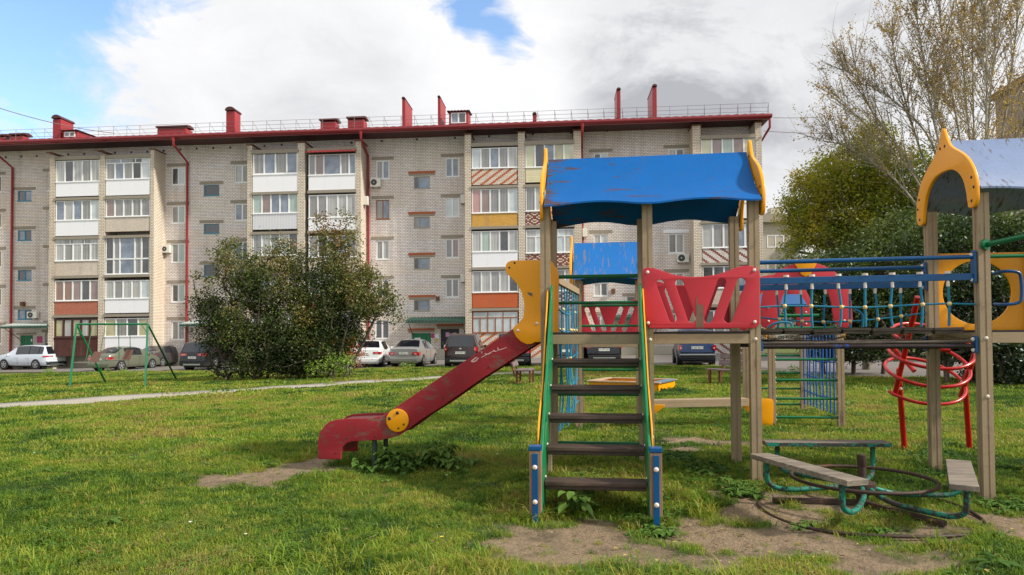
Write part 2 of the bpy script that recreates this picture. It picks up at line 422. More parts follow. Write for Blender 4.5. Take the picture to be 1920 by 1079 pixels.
# kerb along the lawn edge of the road
t = NT('kerb_concrete'); p = t.pos(); a = t.noise(p, 3, 6, .7)
t.out(t.bsdf(t.mix(a, lin(150,144,134), lin(196,190,178)), .9, a, .4, .01)); M['kerb'] = t.m
pathc = [(-40, 1.5), (-24, 8.8)]+[gxy(*q) for q in ((0,765),(120,757),(300,745),(500,732),(640,722),(750,715),(860,708),(960,702.5),(1030,700))]
pathc = resample(pathc, 110); tn = []
pr = []
for off in (-.46, -.44, 0, .44, .46):
    r = []
    for i, (x, y) in enumerate(pathc):
        a = Vector(pathc[max(i-1, 0)]); b = Vector(pathc[min(i+1, len(pathc)-1)]); d = (b-a).normalized(); nrm = Vector((-d.y, d.x))
        wob = .04*noise.noise(Vector((x, y, off*20)))
        r.append((x+nrm.x*(off+wob), y+nrm.y*(off+wob)))
    pr.append(r)
t = NT('path_concrete'); p = t.pos(); a = t.noise(p, 2.2, 6, .7); b = t.noise(p, 50, 3, .6)
t.out(t.bsdf(t.mix(b, t.mix(a, lin(118,112,100), lin(158,152,140)), lin(150,144,134)), .9, b, .2, .01)); M['path'] = t.m
po = sheet('path', pr, M['path'], .075)
for i in range(110):      # the outer rows drop into the turf
    for k in (0, 4): po.data.vertices[k*110+i].co.z -= .09
def near_path(x, y):
    if y > 40 or x > 3: return False
    for i in range(0, 109, 2):
        if (pathc[i][0]-x)**2+(pathc[i][1]-y)**2 < .56**2: return True
    return False
nxs = np.array([q[0] for q in near]); nys = np.array([q[1] for q in near])
def road_y(x): return float(np.interp(x, nxs, nys))
# ================================================================ grass
def blades(name, n, rad, h, wd, lean, seed, leaf=False):
    rng = random.Random(seed); mb = MB()
    for k in range(n):
        a = rng.random()*2*PI; r = rad*math.sqrt(rng.random()); x = r*math.cos(a); y = r*math.sin(a)
        hh = h*rng.uniform(.45, 1.15); b = rng.random()*2*PI; ln = lean*hh*rng.uniform(.3, 1.3)
        dx, dy = math.cos(b)*ln, math.sin(b)*ln; c = b+PI/2+rng.uniform(-.6, .6); wx, wy = math.cos(c)*wd*rng.uniform(.6, 1.3), math.sin(c)*wd*rng.uniform(.6, 1.3)
        if leaf: # small round leaves on a stem
            zc = hh; s = wd*3.2
            mb.add([(x+dx-s*math.cos(b)*.9, y+dy-s*math.sin(b)*.9, zc), (x+dx+wx*2, y+dy+wy*2, zc+s*.35), (x+dx+s*math.cos(b), y+dy+s*math.sin(b), zc+s*.1), (x+dx-wx*2, y+dy-wy*2, zc+s*.3)], [(0,1,2,3)])
        else:
            mb.add([(x-wx, y-wy, -.01), (x+wx, y+wy, -.01), (x+dx*.45+wx*.8, y+dy*.45+wy*.8, hh*.6), (x+dx*.45-wx*.8, y+dy*.45-wy*.8, hh*.6), (x+dx, y+dy, hh*(1-.35*min(1, ln/hh)))], [(0,1,2,3), (3,2,4)])
    m = bpy.data.meshes.new(name); m.from_pydata(mb.v, [], mb.f); m.update(); shade(m); return m
def grass_mat(name, stops, dark, trans=.45):
    t = NT(name); p = t.pos(); oi = t.n('ShaderNodeObjectInfo').outputs['Random']
    a = t.noise(p, .8, 5, .62); b = t.noise(p, .22, 3, .5); s = t.n('ShaderNodeSeparateXYZ'); t.set(s.inputs[0], p)
    f = t.math('ADD', t.math('MULTIPLY', a, .55), t.math('MULTIPLY', b, .45)); f = t.math('ADD', f, t.math('MULTIPLY', t.math('SUBTRACT', oi, .5), .22))
    c = t.ramp(f, stops); c = t.mix(t.math('MULTIPLY', oi, .25), c, dark)
    d = t.n('ShaderNodeBsdfDiffuse'); t.set(d.inputs[0], c)
    tr = t.n('ShaderNodeBsdfTranslucent'); t.set(tr.inputs[0], t.mix(.5, c, (.35, .40, .03, 1), 'MULTIPLY')); t.set(tr.inputs[0], c)
    m = t.n('ShaderNodeMixShader'); m.inputs[0].default_value = trans; t.set(m.inputs[1], d); t.set(m.inputs[2], tr)
    g = t.n('ShaderNodeBsdfGlossy'); g.inputs['Roughness'].default_value = .45; g.inputs[0].default_value = (.6, .65, .6, 1)
    m2 = t.n('ShaderNodeMixShader'); m2.inputs[0].default_value = .02; t.set(m2.inputs[1], m.outputs[0]); t.set(m2.inputs[2], g.outputs[0])
    return t.out(m2)
GST = [(.35, lin(58,86,44)), (.41, lin(84,120,42)), (.46, lin(120,150,46)), (.52, lin(148,166,56)), (.57, lin(178,176,76)), (.65, lin(164,142,88))]
M['grass'] = grass_mat('grass_blades', GST, lin(84,106,32))
M['weed'] = grass_mat('weed_leaves', [(.3, lin(66,96,46)), (.5, lin(96,130,56)), (.7, lin(132,158,78))], lin(60,84,44), .35)
PROTO = []
def proto(mesh, mat):
    o = bpy.data.objects.new(mesh.name, mesh); mesh.materials.append(mat); PROTO.append(o); return o
near_t = [proto(blades('grass_tuft', 38, .085, .046, .0028, 1.0, s), M['grass']) for s in range(4)]
long_t = [proto(blades('long_grass_tuft', 36, .08, .10, .0030, 1.5, s+20), M['grass']) for s in range(3)]
clov_t = [proto(blades('clover_tuft', 22, .12, .05, .0035, .5, s+40, True), M['weed']) for s in range(2)]
mid_t = [proto(blades('turf_tuft', 80, .20, .055, .0055, .8, s+60), M['grass']) for s in range(4)]
far_t = [proto(blades('turf_patch', 150, .48, .055, .012, .8, s+80), M['grass']) for s in range(3)]
def scatter(name, pts, protos, label, cat):
    """pts: (x,y,z,rot,scale); one object; geometry nodes put the tufts on the points"""
    m = bpy.data.meshes.new(name); m.vertices.add(len(pts)); A = np.array(pts, dtype=np.float32)
    m.vertices.foreach_set('co', A[:, :3].ravel())
    rt = np.zeros((len(pts), 3), np.float32); rt[:, 2] = A[:, 3]
    rt[:, 0] = np.random.RandomState(3).uniform(-.15, .15, len(pts))
    a = m.attributes.new('rot', 'FLOAT_VECTOR', 'POINT'); a.data.foreach_set('vector', rt.ravel())
    a = m.attributes.new('scl', 'FLOAT', 'POINT'); a.data.foreach_set('value', A[:, 4].ravel())
    a = m.attributes.new('pick', 'INT', 'POINT'); a.data.foreach_set('value', np.random.RandomState(5).randint(0, len(protos), len(pts)).astype(np.int32))
    o = bpy.data.objects.new(name, m); COL.objects.link(o); tag(o, label, cat, None, 'stuff')
    ng = bpy.data.node_groups.new(name, 'GeometryNodeTree')
    ng.interface.new_socket('Geometry', in_out='INPUT', socket_type='NodeSocketGeometry'); ng.interface.new_socket('Geometry', in_out='OUTPUT', socket_type='NodeSocketGeometry')
    gi = ng.nodes.new('NodeGroupInput'); gq = ng.nodes.new('NodeGroupOutput'); jn = ng.nodes.new('GeometryNodeJoinGeometry')
    g2i = ng.nodes.new('GeometryNodeGeometryToInstance')
    ns = []
    for pr_ in protos:
        oi = ng.nodes.new('GeometryNodeObjectInfo'); oi.inputs['Object'].default_value = pr_; ns.append(oi)
        if 'As Instance' in oi.inputs: oi.inputs['As Instance'].default_value = True
    gg = ng.nodes.new('GeometryNodeGeometryToInstance')
    for oi in reversed(ns): ng.links.new(oi.outputs['Geometry'], jn.inputs[0])
    ip = ng.nodes.new('GeometryNodeInstanceOnPoints'); ip.inputs['Pick Instance'].default_value = True
    def attr(nm, dt):
        n = ng.nodes.new('GeometryNodeInputNamedAttribute'); n.data_type = dt; n.inputs[0].default_value = nm
        return [q for q in n.outputs if q.enabled][0] if True else None
    ng.links.new(gi.outputs[0], ip.inputs['Points']); ng.links.new(jn.outputs[0], ip.inputs['Instance'])
    ng.links.new(attr('pick', 'INT'), ip.inputs['Instance Index'])
    ng.links.new(attr('rot', 'FLOAT_VECTOR'), ip.inputs['Rotation']); ng.links.new(attr('scl', 'FLOAT'), ip.inputs['Scale'])
    ng.links.new(ip.outputs[0], gq.inputs[0]); ng.nodes.remove(g2i); ng.nodes.remove(gg)
    md = o.modifiers.new('scatter', 'NODES'); md.node_group = ng; return o
rng = random.Random(11)
def inview(x, y, m=.6): return abs(x) < y*.76+m
def zone(n, y0, y1, sc, keep=None, x1=None):
    out = []; tries = 0
    while len(out) < n and tries < n*12:
        tries += 1
        y = math.sqrt(rng.uniform(y0*y0, y1*y1)); x = rng.uniform(-.76*y-3.2, .76*y+3.2)
        if x1 is not None and x > x1: continue
        if y > road_y(x)-.15: continue
        if y > 8 and near_path(x, y): continue
        d = dirt(x, y)
        if d > .12 and rng.random() < min(.968, d*1.25): continue
        if keep and not keep(x, y): continue
        out.append((x, y, gz(x, y), rng.random()*6.28, sc*rng.uniform(.6, 1.3)*(1-.55*d)*(1+.45*noise.noise(Vector((x*1.1, y*1.1, 7))))))
    return out
low = lambda x, y: noise.noise(Vector((x*.6, y*.6, 20)))
gp = zone(21500, 4.0, 8.6, 1.0)
scatter('grass', gp, near_t, 'short green lawn grass in the foreground', 'grass')
lp = zone(1500, 4.0, 9.5, 1.0, lambda x, y: low(x, y) > .08 and x < 2.5)+zone(500, 4.0, 9, 1.1, lambda x, y: abs(x-.6) < .7 and 5.2 < y < 7.4)+zone(420, 4, 8, .9, lambda x, y: x > 1.2 and low(x, y) > -.05)
scatter('long_grass', lp, long_t, 'longer leaning grass tufts in the lawn', 'grass')
cp = zone(3600, 4.0, 12, .9, lambda x, y: low(x+30, y)+.25*noise.noise(Vector((x*4, y*4, 3))) > .02)+zone(420, 4.0, 6.4, 1.1, lambda x, y: x < -1.2)
scatter('clover', cp, clov_t, 'small leaved clover and weeds among the grass', 'weeds')
scatter('lawn', zone(11000, 8.2, 17.5, 1.0), mid_t, 'mown lawn behind the slide', 'grass')
scatter('far_lawn', zone(13500, 17, 41, 1.0), far_t, 'lawn strip beside the car park', 'grass')
# broad leaves
def leafplant(name, n, L, W, seed, up=.6):
    rg = random.Random(seed); mb = MB()
    for k in range(n):
        a = 2*PI*k/n*1.9+rg.uniform(-.4, .4); el = rg.uniform(.15, up+.3); l = L*rg.uniform(.6, 1.15); wd = W*rg.uniform(.7, 1.1)
        stem = l*rg.uniform(.3, .8); ca, sa = math.cos(a), math.sin(a); pts = []
        for j in range(5):
            u = j/4; r = stem*math.cos(el)+l*u*math.cos(el*.4); z = stem*math.sin(el)+l*u*math.sin(el)*.5-l*.55*u*u+.02; pts.append((r, z))
        wds = [.3, .9, 1, .7, .06]; b = len(mb.v)
        for (r, z), ww in zip(pts, wds):
            for sgn in (-1, 0, 1):
                wv = sgn*wd*ww/2; mb.v.append((ca*r-sa*wv, sa*r+ca*wv, max(.01, z+abs(sgn)*wd*.16+rg.uniform(-.004, .004))))
        for j in range(4):
            for q in (0, 1): mb.f.append((b+j*3+q, b+j*3+q+1, b+(j+1)*3+q+1, b+(j+1)*3+q)); mb.mi.append(0)
        mb.tube([(0, 0, 0), (ca*pts[0][0], sa*pts[0][0], pts[0][1])], .004, 4)
    m = bpy.data.meshes.new(name); m.from_pydata(mb.v, [], mb.f); m.update(); shade(m); return m
brd = [proto(leafplant('broad_leaf_rosette', 9, .10, .06, s), M['weed']) for s in range(3)]
dnd = [proto(leafplant('dandelion_rosette', 14, .10, .022, s+9), M['weed']) for s in range(2)]
wp = []
def clump(px, py, rx, ry, n, s):
    for k in range(n):
        q = G(px+rx*rng.gauss(0, .5), py+ry*rng.gauss(0, .5)); wp.append((q.x, q.y, q.z, rng.random()*6.28, s*rng.uniform(.6, 1.2)))
for c in ((1220,975,40,14,22,.8),(1235,1000,24,8,8,.8),(1400,925,60,14,24,.9),(1330,885,60,16,22,.9),(1560,985,70,10,9,.6),(1650,1000,60,10,9,.6),(1880,955,50,10,22,1.0),(1750,860,60,20,20,1.0),(1270,860,60,14,18,.9),(1560,770,90,18,30,1.1),(1330,770,60,12,18,1.1),(1110,900,60,12,20,1.0),(1200,960,70,14,18,.8),(500,875,30,6,3,.6)):
    clump(*c)
wp += [(a, b, c, d, e*.7) for a, b, c, d, e in zone(260, 4.2, 12, 1.0)]
scatter('broadleaf_weeds', wp, brd+dnd, 'broad leaved plantain and burdock weeds in the grass', 'weeds')
# big burdock clump beside the slide supports, and one at the foot of the steps
for (px, py, n, L, sx, sy, lab) in ((812,880,26,.12,.62,.30,'dark green burdock clump growing right of the slide supports'),(735,886,20,.09,.28,.18,'leafy grey green weed clump around the slide supports'),(1075,968,3,.15,.12,.08,'pale large leaved burdock at the foot of the steps')):
    q = G(px, py); V = []; Fc = []
    for k in range(n):
        m = leafplant('burdock', 9, L*rng.uniform(.7, 1.2), L*.62, px+k, .9); ox, oy = rng.gauss(0, .5)*sx, rng.gauss(0, .5)*sy; oz = .12*max(0, 1-(ox/sx)**2-(oy/sy)**2)*rng.random(); b = len(V)
        V += [(v.co.x+ox, v.co.y+oy, v.co.z+oz) for v in m.vertices]; Fc += [tuple(b+i for i in f.vertices) for f in m.polygons]; bpy.data.meshes.remove(m)
    m = bpy.data.meshes.new('burdock'); m.from_pydata(V, [], Fc); m.update(); shade(m)
    o = link('burdock_plant', m, M['weed']); o.location = q; o.scale = (1, 1, 1.5); tag(o, lab, 'plant')
mb = MB(); rg = random.Random(18); cnt = 0
while cnt < 420:
    y = math.sqrt(rg.uniform(18, 70)); x = rg.uniform(-.4*y, .75*y)
    if dirt(x, y) < .45: continue
    cnt += 1; r_ = rg.uniform(.003, .011)*(1 if rg.random() < .9 else 1.8); z = gz(x, y); vs_ = []
    for a, b in ((0,0),(1,0),(2,0),(3,0),(4,0)): t_ = a*1.2566+rg.random()*.5; vs_.append((x+r_*math.cos(t_), y+r_*math.sin(t_), z-.002))
    vs_.append((x+r_*rg.uniform(-.3,.3), y+r_*rg.uniform(-.3,.3), z+r_*rg.uniform(.4,.9))); mb.add(vs_, [(0,1,5),(1,2,5),(2,3,5),(3,4,5),(4,0,5)], cnt % 2)
o = mb.build('pebbles', [plain('grey_pebble', lin(140,128,114), .9), plain('soil_clod', lin(110,88,66), .95)], smooth=180); tag(o, 'small pebbles and soil clods on the worn bare ground', 'pebbles', None, 'stuff')
mb = MB(); rg = random.Random(8)
for k in range(90):
    y = math.sqrt(rg.uniform(20, 500)); x = rg.uniform(-.74*y, .3*y); 
    if dirt(x, y) > .3 or near_path(x, y): continue
    z = gz(x, y)+rg.uniform(.05, .11); s_ = rg.uniform(.008, .016)
    for j in range(5): a = j*1.2566; mb.add([(x, y, z), (x+s_*math.cos(a), y+s_*math.sin(a), z+.004), (x+s_*math.cos(a+.9), y+s_*math.sin(a+.9), z+.004)], [(0,1,2)], k % 2)
    mb.tube([(x, y, z), (x, y, z-.1)], .0015, 3, 2)
o = mb.build('wildflowers', [plain('white_petal', lin(240,240,236), .7), plain('yellow_petal', lin(240,210,40), .7), M['weed']]); tag(o, 'tiny white and yellow flowers dotted through the grass', 'flowers', None, 'stuff')
# fallen leaves, twigs
mb = MB(); rg = random.Random(5)
for k in range(700):
    y = math.sqrt(rg.uniform(16, 110)); x = rg.uniform(-.7*y, .75*y) if k % 2 else rg.uniform(.5, .75*y)
    z = gz(x, y)+(.012 if dirt(x, y) > .5 else .05); s = rg.uniform(.010, .026); a = rg.random()*6.28
    c, d = math.cos(a)*s, math.sin(a)*s; mb.add([(x-c, y-d, z), (x-d*.6, y+c*.6, z+.008), (x+c, y+d, z+.003), (x+d*.6, y-c*.6, z+.01)], [(0,1,2,3)], 0 if k % 6 else 1)
for k in range(16):
    x, y = gxy(rg.uniform(900, 1900), rg.uniform(960, 1070)); a = rg.random()*3; l = rg.uniform(.03, .09); z = gz(x, y)+.008
    mb.tube([(x, y, z), (x+l*math.cos(a), y+l*math.sin(a), z+.004)], .003, 4, 0)
o = mb.build('fallen_leaves', [plain('dead_leaf', lin(120,92,56), .8), plain('yellow_leaf', lin(160,142,70), .8)]); tag(o, 'fallen leaves and twigs scattered on the ground', 'leaves', None, 'stuff')
# ================================================================ apartment building
KS = 0.0075
B = Fr(0, 47.2, -R(4.0), 0, KS)
bld = empty('apartment_building', (0, 47.2, 0), -R(4.0), 'long five storey pale brick apartment block with red roof and glazed loggias', 'building')
VW = 1.4                      # main wall plane; loggia fronts are at 0
def bx(px, v=0.0, py=450): return B.pl(px, py, v)[0]
def bz(px, py, v=0.0): return B.pl(px, py, v)[1]
def brick(name, c1, c2, mort, bw=.24, rh=.108, ms=.0135, var=.12, pattern=None, pc=None, tint=None):
    t = NT(name); o = t.obj(); s = t.n('ShaderNodeSeparateXYZ'); t.set(s.inputs[0], o)
    xx = t.math('ADD', s.outputs[0], s.outputs[1]); cm = t.n('ShaderNodeCombineXYZ'); t.set(cm.inputs[0], xx); t.set(cm.inputs[1], s.outputs[2])
    b = t.n('ShaderNodeTexBrick'); t.set(b.inputs['Vector'], cm.outputs[0]); b.inputs['Scale'].default_value = 1; b.inputs['Brick Width'].default_value = bw
    b.inputs['Row Height'].default_value = rh; b.inputs['Mortar Size'].default_value = ms; b.inputs['Mortar Smooth'].default_value = .3; b.inputs['Bias'].default_value = .0
    b.offset = .5
    n = t.noise(o, .55, 5, .6); n2 = t.noise(t.vscale(o, (.12, .12, 1.4)), 1.0, 5, .65); f = t.noise(o, 4, 5, .7)
    a1 = t.mix(t.ramp(n2, [(.42, 0.), (.58, 1.)]), c1, tint or c1)
    if pattern:
        iu = t.math('FLOOR', t.math('DIVIDE', xx, bw*.62)); ir = t.math('FLOOR', t.math('DIVIDE', s.outputs[2], rh))
        if pattern == 'diag': q = t.math('FRACT', t.math('MULTIPLY', t.math('ADD', iu, t.math('MULTIPLY', ir, -1.0)), 1/5.5)); mk = t.math('LESS_THAN', q, .34)
        elif pattern == 'diag2': q = t.math('FRACT', t.math('MULTIPLY', t.math('ADD', iu, ir), 1/6.0)); mk = t.math('LESS_THAN', q, .33)
        else: q = t.math('FRACT', t.math('MULTIPLY', t.math('ADD', t.math('ABSOLUTE', t.math('SUBTRACT', t.math('MODULO', t.math('ADD', iu, 400), 7), 3)), t.math('ABSOLUTE', t.math('SUBTRACT', t.math('MODULO', ir, 6), 3))), 1/3.0)); mk = t.math('LESS_THAN', q, .35)
        a1 = t.mix(mk, a1, pc); c2_ = t.mix(mk, c2, c3(pc, .8))
    else: c2_ = t.mix(t.ramp(n2, [(.42, 0.), (.58, 1.)]), c2, c3(tint, .82) if tint else c2)
    t.set(b.inputs['Color1'], a1); t.set(b.inputs['Color2'], c2_); b.inputs['Mortar'].default_value = mort
    c = t.mix(t.math('MULTIPLY', t.ramp(n, [(.4, 0.), (.7, 1.)]), var), b.outputs[0], t.mix(.5, b.outputs[0], (.20, .17, .13, 1)))
    c = t.mix(t.math('MULTIPLY', t.ramp(f, [(.55, 0.), (.8, 1.)]), .15), c, (.22, .19, .16, 1))
    st = t.noise(t.vscale(o, (1.6, 1.6, .09)), 1.0, 5, .65); c = t.mix(t.math('MULTIPLY', t.ramp(st, [(.5, 0.), (.72, 1.)]), .30), c, (.24, .19, .14, 1))
    pt = t.noise(o, .16, 3, .5); c = t.mix(t.math('MULTIPLY', t.ramp(pt, [(.42, 0.), (.6, 1.)]), .22), c, t.mix(1.0, c, (.86, .70, .60, 1), 'MULTIPLY'))
    return t.out(t.bsdf(c, .9, b.outputs[1], -.4, .01))
M['brick'] = brick('silicate_brick', lin(240,232,222), lin(230,218,206), lin(134,118,106), tint=lin(242,236,234))
M['brick_pier'] = brick('pier_brick', lin(228,218,200), lin(216,204,184), lin(112,92,74), var=.12)
M['brick_panel'] = brick('pale_panel_brick', lin(226,214,198), lin(214,200,184), lin(136,124,112), .2, .08, .009, .1)
M['brick_red'] = brick('red_panel_brick', lin(176,88,58), lin(156,72,48), lin(188,150,130), .2, .08, .009, .1)
M['brick_orange'] = brick('orange_panel_brick', lin(196,92,44), lin(184,84,38), lin(176,110,74), .2, .06, .006, .05)
M['brick_yellow'] = brick('yellow_panel_brick', lin(214,158,44), lin(196,138,36), lin(190,170,120), .2, .08, .01, .1)
M['brick_diag'] = brick('striped_brick', lin(226,212,194), lin(214,202,186), lin(130,112,98), .2, .09, .008, .1, 'diag', lin(196,98,50))
M['brick_diag2'] = brick('striped_brick', lin(226,220,214), lin(216,210,204), lin(120,110,104), .2, .09, .008, .1, 'diag2', lin(140,62,44))
M['brick_dia'] = brick('diamond_brick', lin(226,212,194), lin(214,202,186), lin(130,112,98), .2, .09, .008, .1, 'dia', lin(124,50,38))
M['brown_panel'] = brick('brown_siding', lin(84,44,36), lin(76,38,32), lin(54,26,22), .3, .12, .01, .1)
M['siding'] = brick('cream_siding', lin(222,216,178), lin(218,210,172), lin(176,166,128), 4, .12, .012, .05)
M['dark_panel'] = plain('dark_wood_panel', lin(44,36,32), .3, 0, .4)
M['conc'] = plain('grey_concrete', lin(158,148,132), .9, 0, .3)
M['conc_l'] = plain('pale_concrete', lin(196,188,172), .9, 0, .25)
M['white'] = plain('white_plastic', lin(232,232,230), .35, 0, .04)
M['whitep'] = plain('white_panel', lin(238,238,240), .4, 0, .05)
t = NT('ribbed_white_sheet'); o_ = t.obj(); s_ = t.n('ShaderNodeSeparateXYZ'); t.set(s_.inputs[0], o_)
q_ = t.math('FRACT', t.math('MULTIPLY', s_.outputs[0], 9.0)); M['ribbed'] = t.out(t.bsdf(t.mix(t.math('LESS_THAN', q_, .2), lin(226,226,228), lin(176,176,182)), .4, q_, .5, .02))
M['frame_blue'] = plain('blue_window_frame', lin(52,138,168), .5, 0, .25)
M['frame_brown'] = plain('brown_window_frame', lin(74,34,28), .4)
M['frame_wood'] = plain('varnished_wood_frame', lin(156,92,44), .45, 0, .3)
M['frame_grey'] = plain('old_grey_frame', lin(170,164,148), .6, 0, .3)
M['roof_red'] = plain('red_roof_metal', lin(134,30,36), .35, 0, .15, Coat_Weight=.3)
M['roof_dark'] = plain('dark_red_soffit', lin(78,34,34), .6, 0, .2)
M['chim_red'] = plain('red_chimney_metal', lin(158,44,48), .45, 0, .15)
M['pipe_red'] = plain('red_downpipe', lin(150,40,44), .4, 0, .12)
M['rust'] = plain('rusty_cap', lin(116,72,48), .7, 0, .3)
M['rail'] = plain('galvanised_rail', lin(120,106,104), .5)
M['acw'] = plain('ac_casing', lin(226,222,210), .5, 0, .1)
M['acd'] = plain('ac_fan', lin(58,60,62), .5, 0, .1)
M['green_door'] = plain('green_board', lin(10,118,74), .5, 0, .2)
M['black_door'] = plain('black_steel_door', lin(26,26,30), .4, 0, .2)
M['green_canopy'] = plain('green_canopy', lin(34,78,64), .6, 0, .3)
M['grey_canopy'] = plain('corrugated_canopy', lin(176,186,180), .5, 0, .25)
def glass(name, a, b, folds=0, sky=.0):
    t = NT(name); o = t.obj(); s = t.n('ShaderNodeSeparateXYZ'); t.set(s.inputs[0], o)
    n = t.noise(o, 1.6, 4, .6)
    if folds:
        cm = t.n('ShaderNodeCombineXYZ'); t.set(cm.inputs[0], s.outputs[0]); n2 = t.noise(cm.outputs[0], folds, 3, .6)
        f = t.ramp(t.math('ADD', t.math('MULTIPLY', n2, .75), t.math('MULTIPLY', n, .25)), [(.35, 0.), (.65, 1.)])
    else: f = t.ramp(n, [(.3, 0.), (.7, 1.)])
    b_ = t.bsdf(t.mix(f, a, b), .25, Coat_Weight=1.0, Coat_Roughness=.02, Coat_IOR=1.7)
    return t.out(b_)
GL = {'w': glass('white_curtain', lin(135,135,131), lin(190,190,185), 9), 'g': glass('grey_curtain', lin(99,99,97), lin(151,149,145), 6),
      'd': glass('dark_glass', lin(36,37,41), lin(75,75,77)), 'b': glass('painted_sky_reflection', lin(86,99,115), lin(135,147,162)), 'r': glass('pink_blind', lin(176,126,120), lin(185,142,135)),  # the sky pane has the sky's reflection put into its colour
      'c': glass('cream_blind', lin(183,183,144), lin(196,194,162)), 'n': glass('green_curtain', lin(135,158,147), lin(176,190,180), 8), 'm': glass('mauve_blind', lin(126,104,97), lin(144,122,115)),
      'o': glass('brown_blind', lin(122,88,66), lin(142,106,82), 14), 'k': glass('black_opening', lin(12,12,14), lin(27,27,30)), 't': glass('bright_blind', lin(176,185,185), lin(199,207,207)),
      'y': glass('painted_warm_reflection', lin(153,147,109), lin(185,178,135)), 'l': glass('lace_curtain', lin(111,111,109), lin(167,167,165), 22)}  # the warm pane has a reflection put into its colour
GK = list(GL.keys()); GLM = [GL[k] for k in GK]
def window(x0, x1, z0, z1, v, frame, panes, transom=None, wts=None, fr=.055, depth=.07, sill=True, name='window', low=None, mull=.05):
    """frame with mullions (part) and its panes (sub-part); panes = one letter per light, left to right"""
    fb = MB(); pb = MB(); n = len(panes); wts = wts or [1]*n; tot = sum(wts)
    fb.box(x0, x1, v, v+depth, z1-fr, z1); fb.box(x0, x1, v, v+depth, z0, z0+fr)
    fb.box(x0, x0+fr, v, v+depth, z0+fr, z1-fr); fb.box(x1-fr, x1, v, v+depth, z0+fr, z1-fr)
    x = x0; ztr = z1-(z1-z0)*transom if transom else None
    for i, ch in enumerate(panes):
        xe = x+(x1-x0)*wts[i]/tot
        if i < n-1: fb.box(xe-mull, xe+mull, v+.004, v+depth, z0+fr, (ztr if transom else z1)-(0 if transom else fr))
        pb.add([(x, v+.035, z0+.02), (xe, v+.035, z0+.02), (xe, v+.035, z1-.02), (x, v+.035, z1-.02)], [(0,1,2,3)], GK.index(ch)); x = xe
    if transom:
        fb.box(x0+fr, x1-fr, v+.002, v+depth, ztr-.03, ztr+.03)
        for k in (1, 2): xx = x0+(x1-x0)*k/3; fb.box(xx-.03, xx+.03, v+.004, v+depth, ztr+.03, z1-fr)
    if low:
        zl = z0+(z1-z0)*low; fb.box(x0+fr, x1-fr, v-.004, v+depth, zl-.05, zl+.05)
    if sill: fb.box(x0-.04, x1+.04, v-.07, v+.02, z0-.05, z0-.003)
    f = fb.build(name, frame, bld, shear=KS)
    pb.build('pane', GLM, f, shear=KS)
    return f
def B_(mb, name, mats, smooth=None, parent=None): return mb.build(name, mats, parent or bld, smooth, shear=KS)
def BS(mb, name, mats, smooth=None, parent=None): return mb.split(name, mats, parent or bld, smooth, shear=KS)
UL = bx(-260, VW); UR = bx(1431, 0)
ZT = 15.62
# ---- wall windows: (x0, x1, y0, y1, frame, panes, lintel)
WIN = []
def col(x0, x1, ys, frame, panes, lint='c', **k):
    for i, (a, b) in enumerate(ys): WIN.append((x0, x1, a, b, frame, panes[i % len(panes)], lint, k))
col(-26, 3, [(330,361),(399,428),(470,502),(541,574),(612,646)], 'white', ['mg'])
col(33, 59, [(358,377),(432,451),(507,526),(581,599)], 'frame_blue', ['db','bd'], 'c')
col(88, 112, [(323,358),(394,427),(466,498),(538,570),(608,642)], 'white', ['gw'])
col(321, 347, [(314,347),(386,419),(457,493),(533,567),(602,638)], 'white', ['dt','gn','gn','dn','gg'])
col(382, 411, [(347,367),(420,438),(497,517),(573,592)], 'frame_blue', ['k','d'], 'c')
col(440, 468, [(309,343),(382,414),(454,489),(527,562),(600,634)], 'white', ['wg','bg','dd','gw','dw'])
col(705, 730, [(301,336),(375,411),(451,487),(525,560)], 'white', ['gb','dd','gw','dd'])
WIN[-3] = WIN[-3][:4]+('frame_wood', 'gb')+WIN[-3][6:]
col(703, 730, [(600,636)], 'white', ['dd'], None)
col(776, 806, [(331,354),(407,427),(484,505),(563,583)], 'frame_grey', ['db','gb','kb','kb'], 'o', wts=[.9, 2])
col(835, 861, [(296,332),(371,407),(448,484),(523,558)], 'white', ['bb','tt','gm','gg'])
col(1113, 1140, [(287,321),(363,398),(439,475),(530,556),(592,626)], 'white', ['dt','gw','wt','wd','gw'])
col(1176, 1206, [(318,338),(400,420),(482,500),(557,575)], 'frame_grey', ['db','kb'], 'c')
col(1253, 1283, [(279,314),(360,395),(438,475),(512,548),(588,620)], 'white', ['wd','gw','gw','dw','gg'])
WIN[-3] = WIN[-3][:6]+('w',)+WIN[-3][7:]
holes = []; lin_b = MB(); lin_w = MB(); lin_o = MB()
for (x0, x1, y0, y1, frm, pn, lint, k) in WIN:
    xm = (x0+x1)/2; a = B.pl(x0, (y0+y1)/2, VW)[0]; b = B.pl(x1, (y0+y1)/2, VW)[0]; zt = bz(xm, y0, VW); zb = bz(xm, y1, VW)
    zt_s, zb_s = zt, zb
    holes.append([(a, zb), (b, zb), (b, zt), (a, zt)])
    window(a+.003, b-.003, zb+.003, zt-.003, VW+.05, M[frm], pn, sill=True, fr=.085 if frm == 'white' else .05, mull=.055 if frm == 'white' else .03, **k)
    if lint == 'c': lin_b.box(a-.32, b+.32, VW-.018, VW+.02, zt+.05, zt+.27)
    if lint == 'w': lin_w.box(a-.32, b+.32, VW-.03, VW+.02, zt+.03, zt+.27)
    if lint == 'o': lin_b.box(a-.35, b+.35, VW-.018, VW+.02, zt+.04, zt+.2); lin_o.box(a-.4, b+.4, VW-.026, VW+.02, zt+.2, zt+.36)
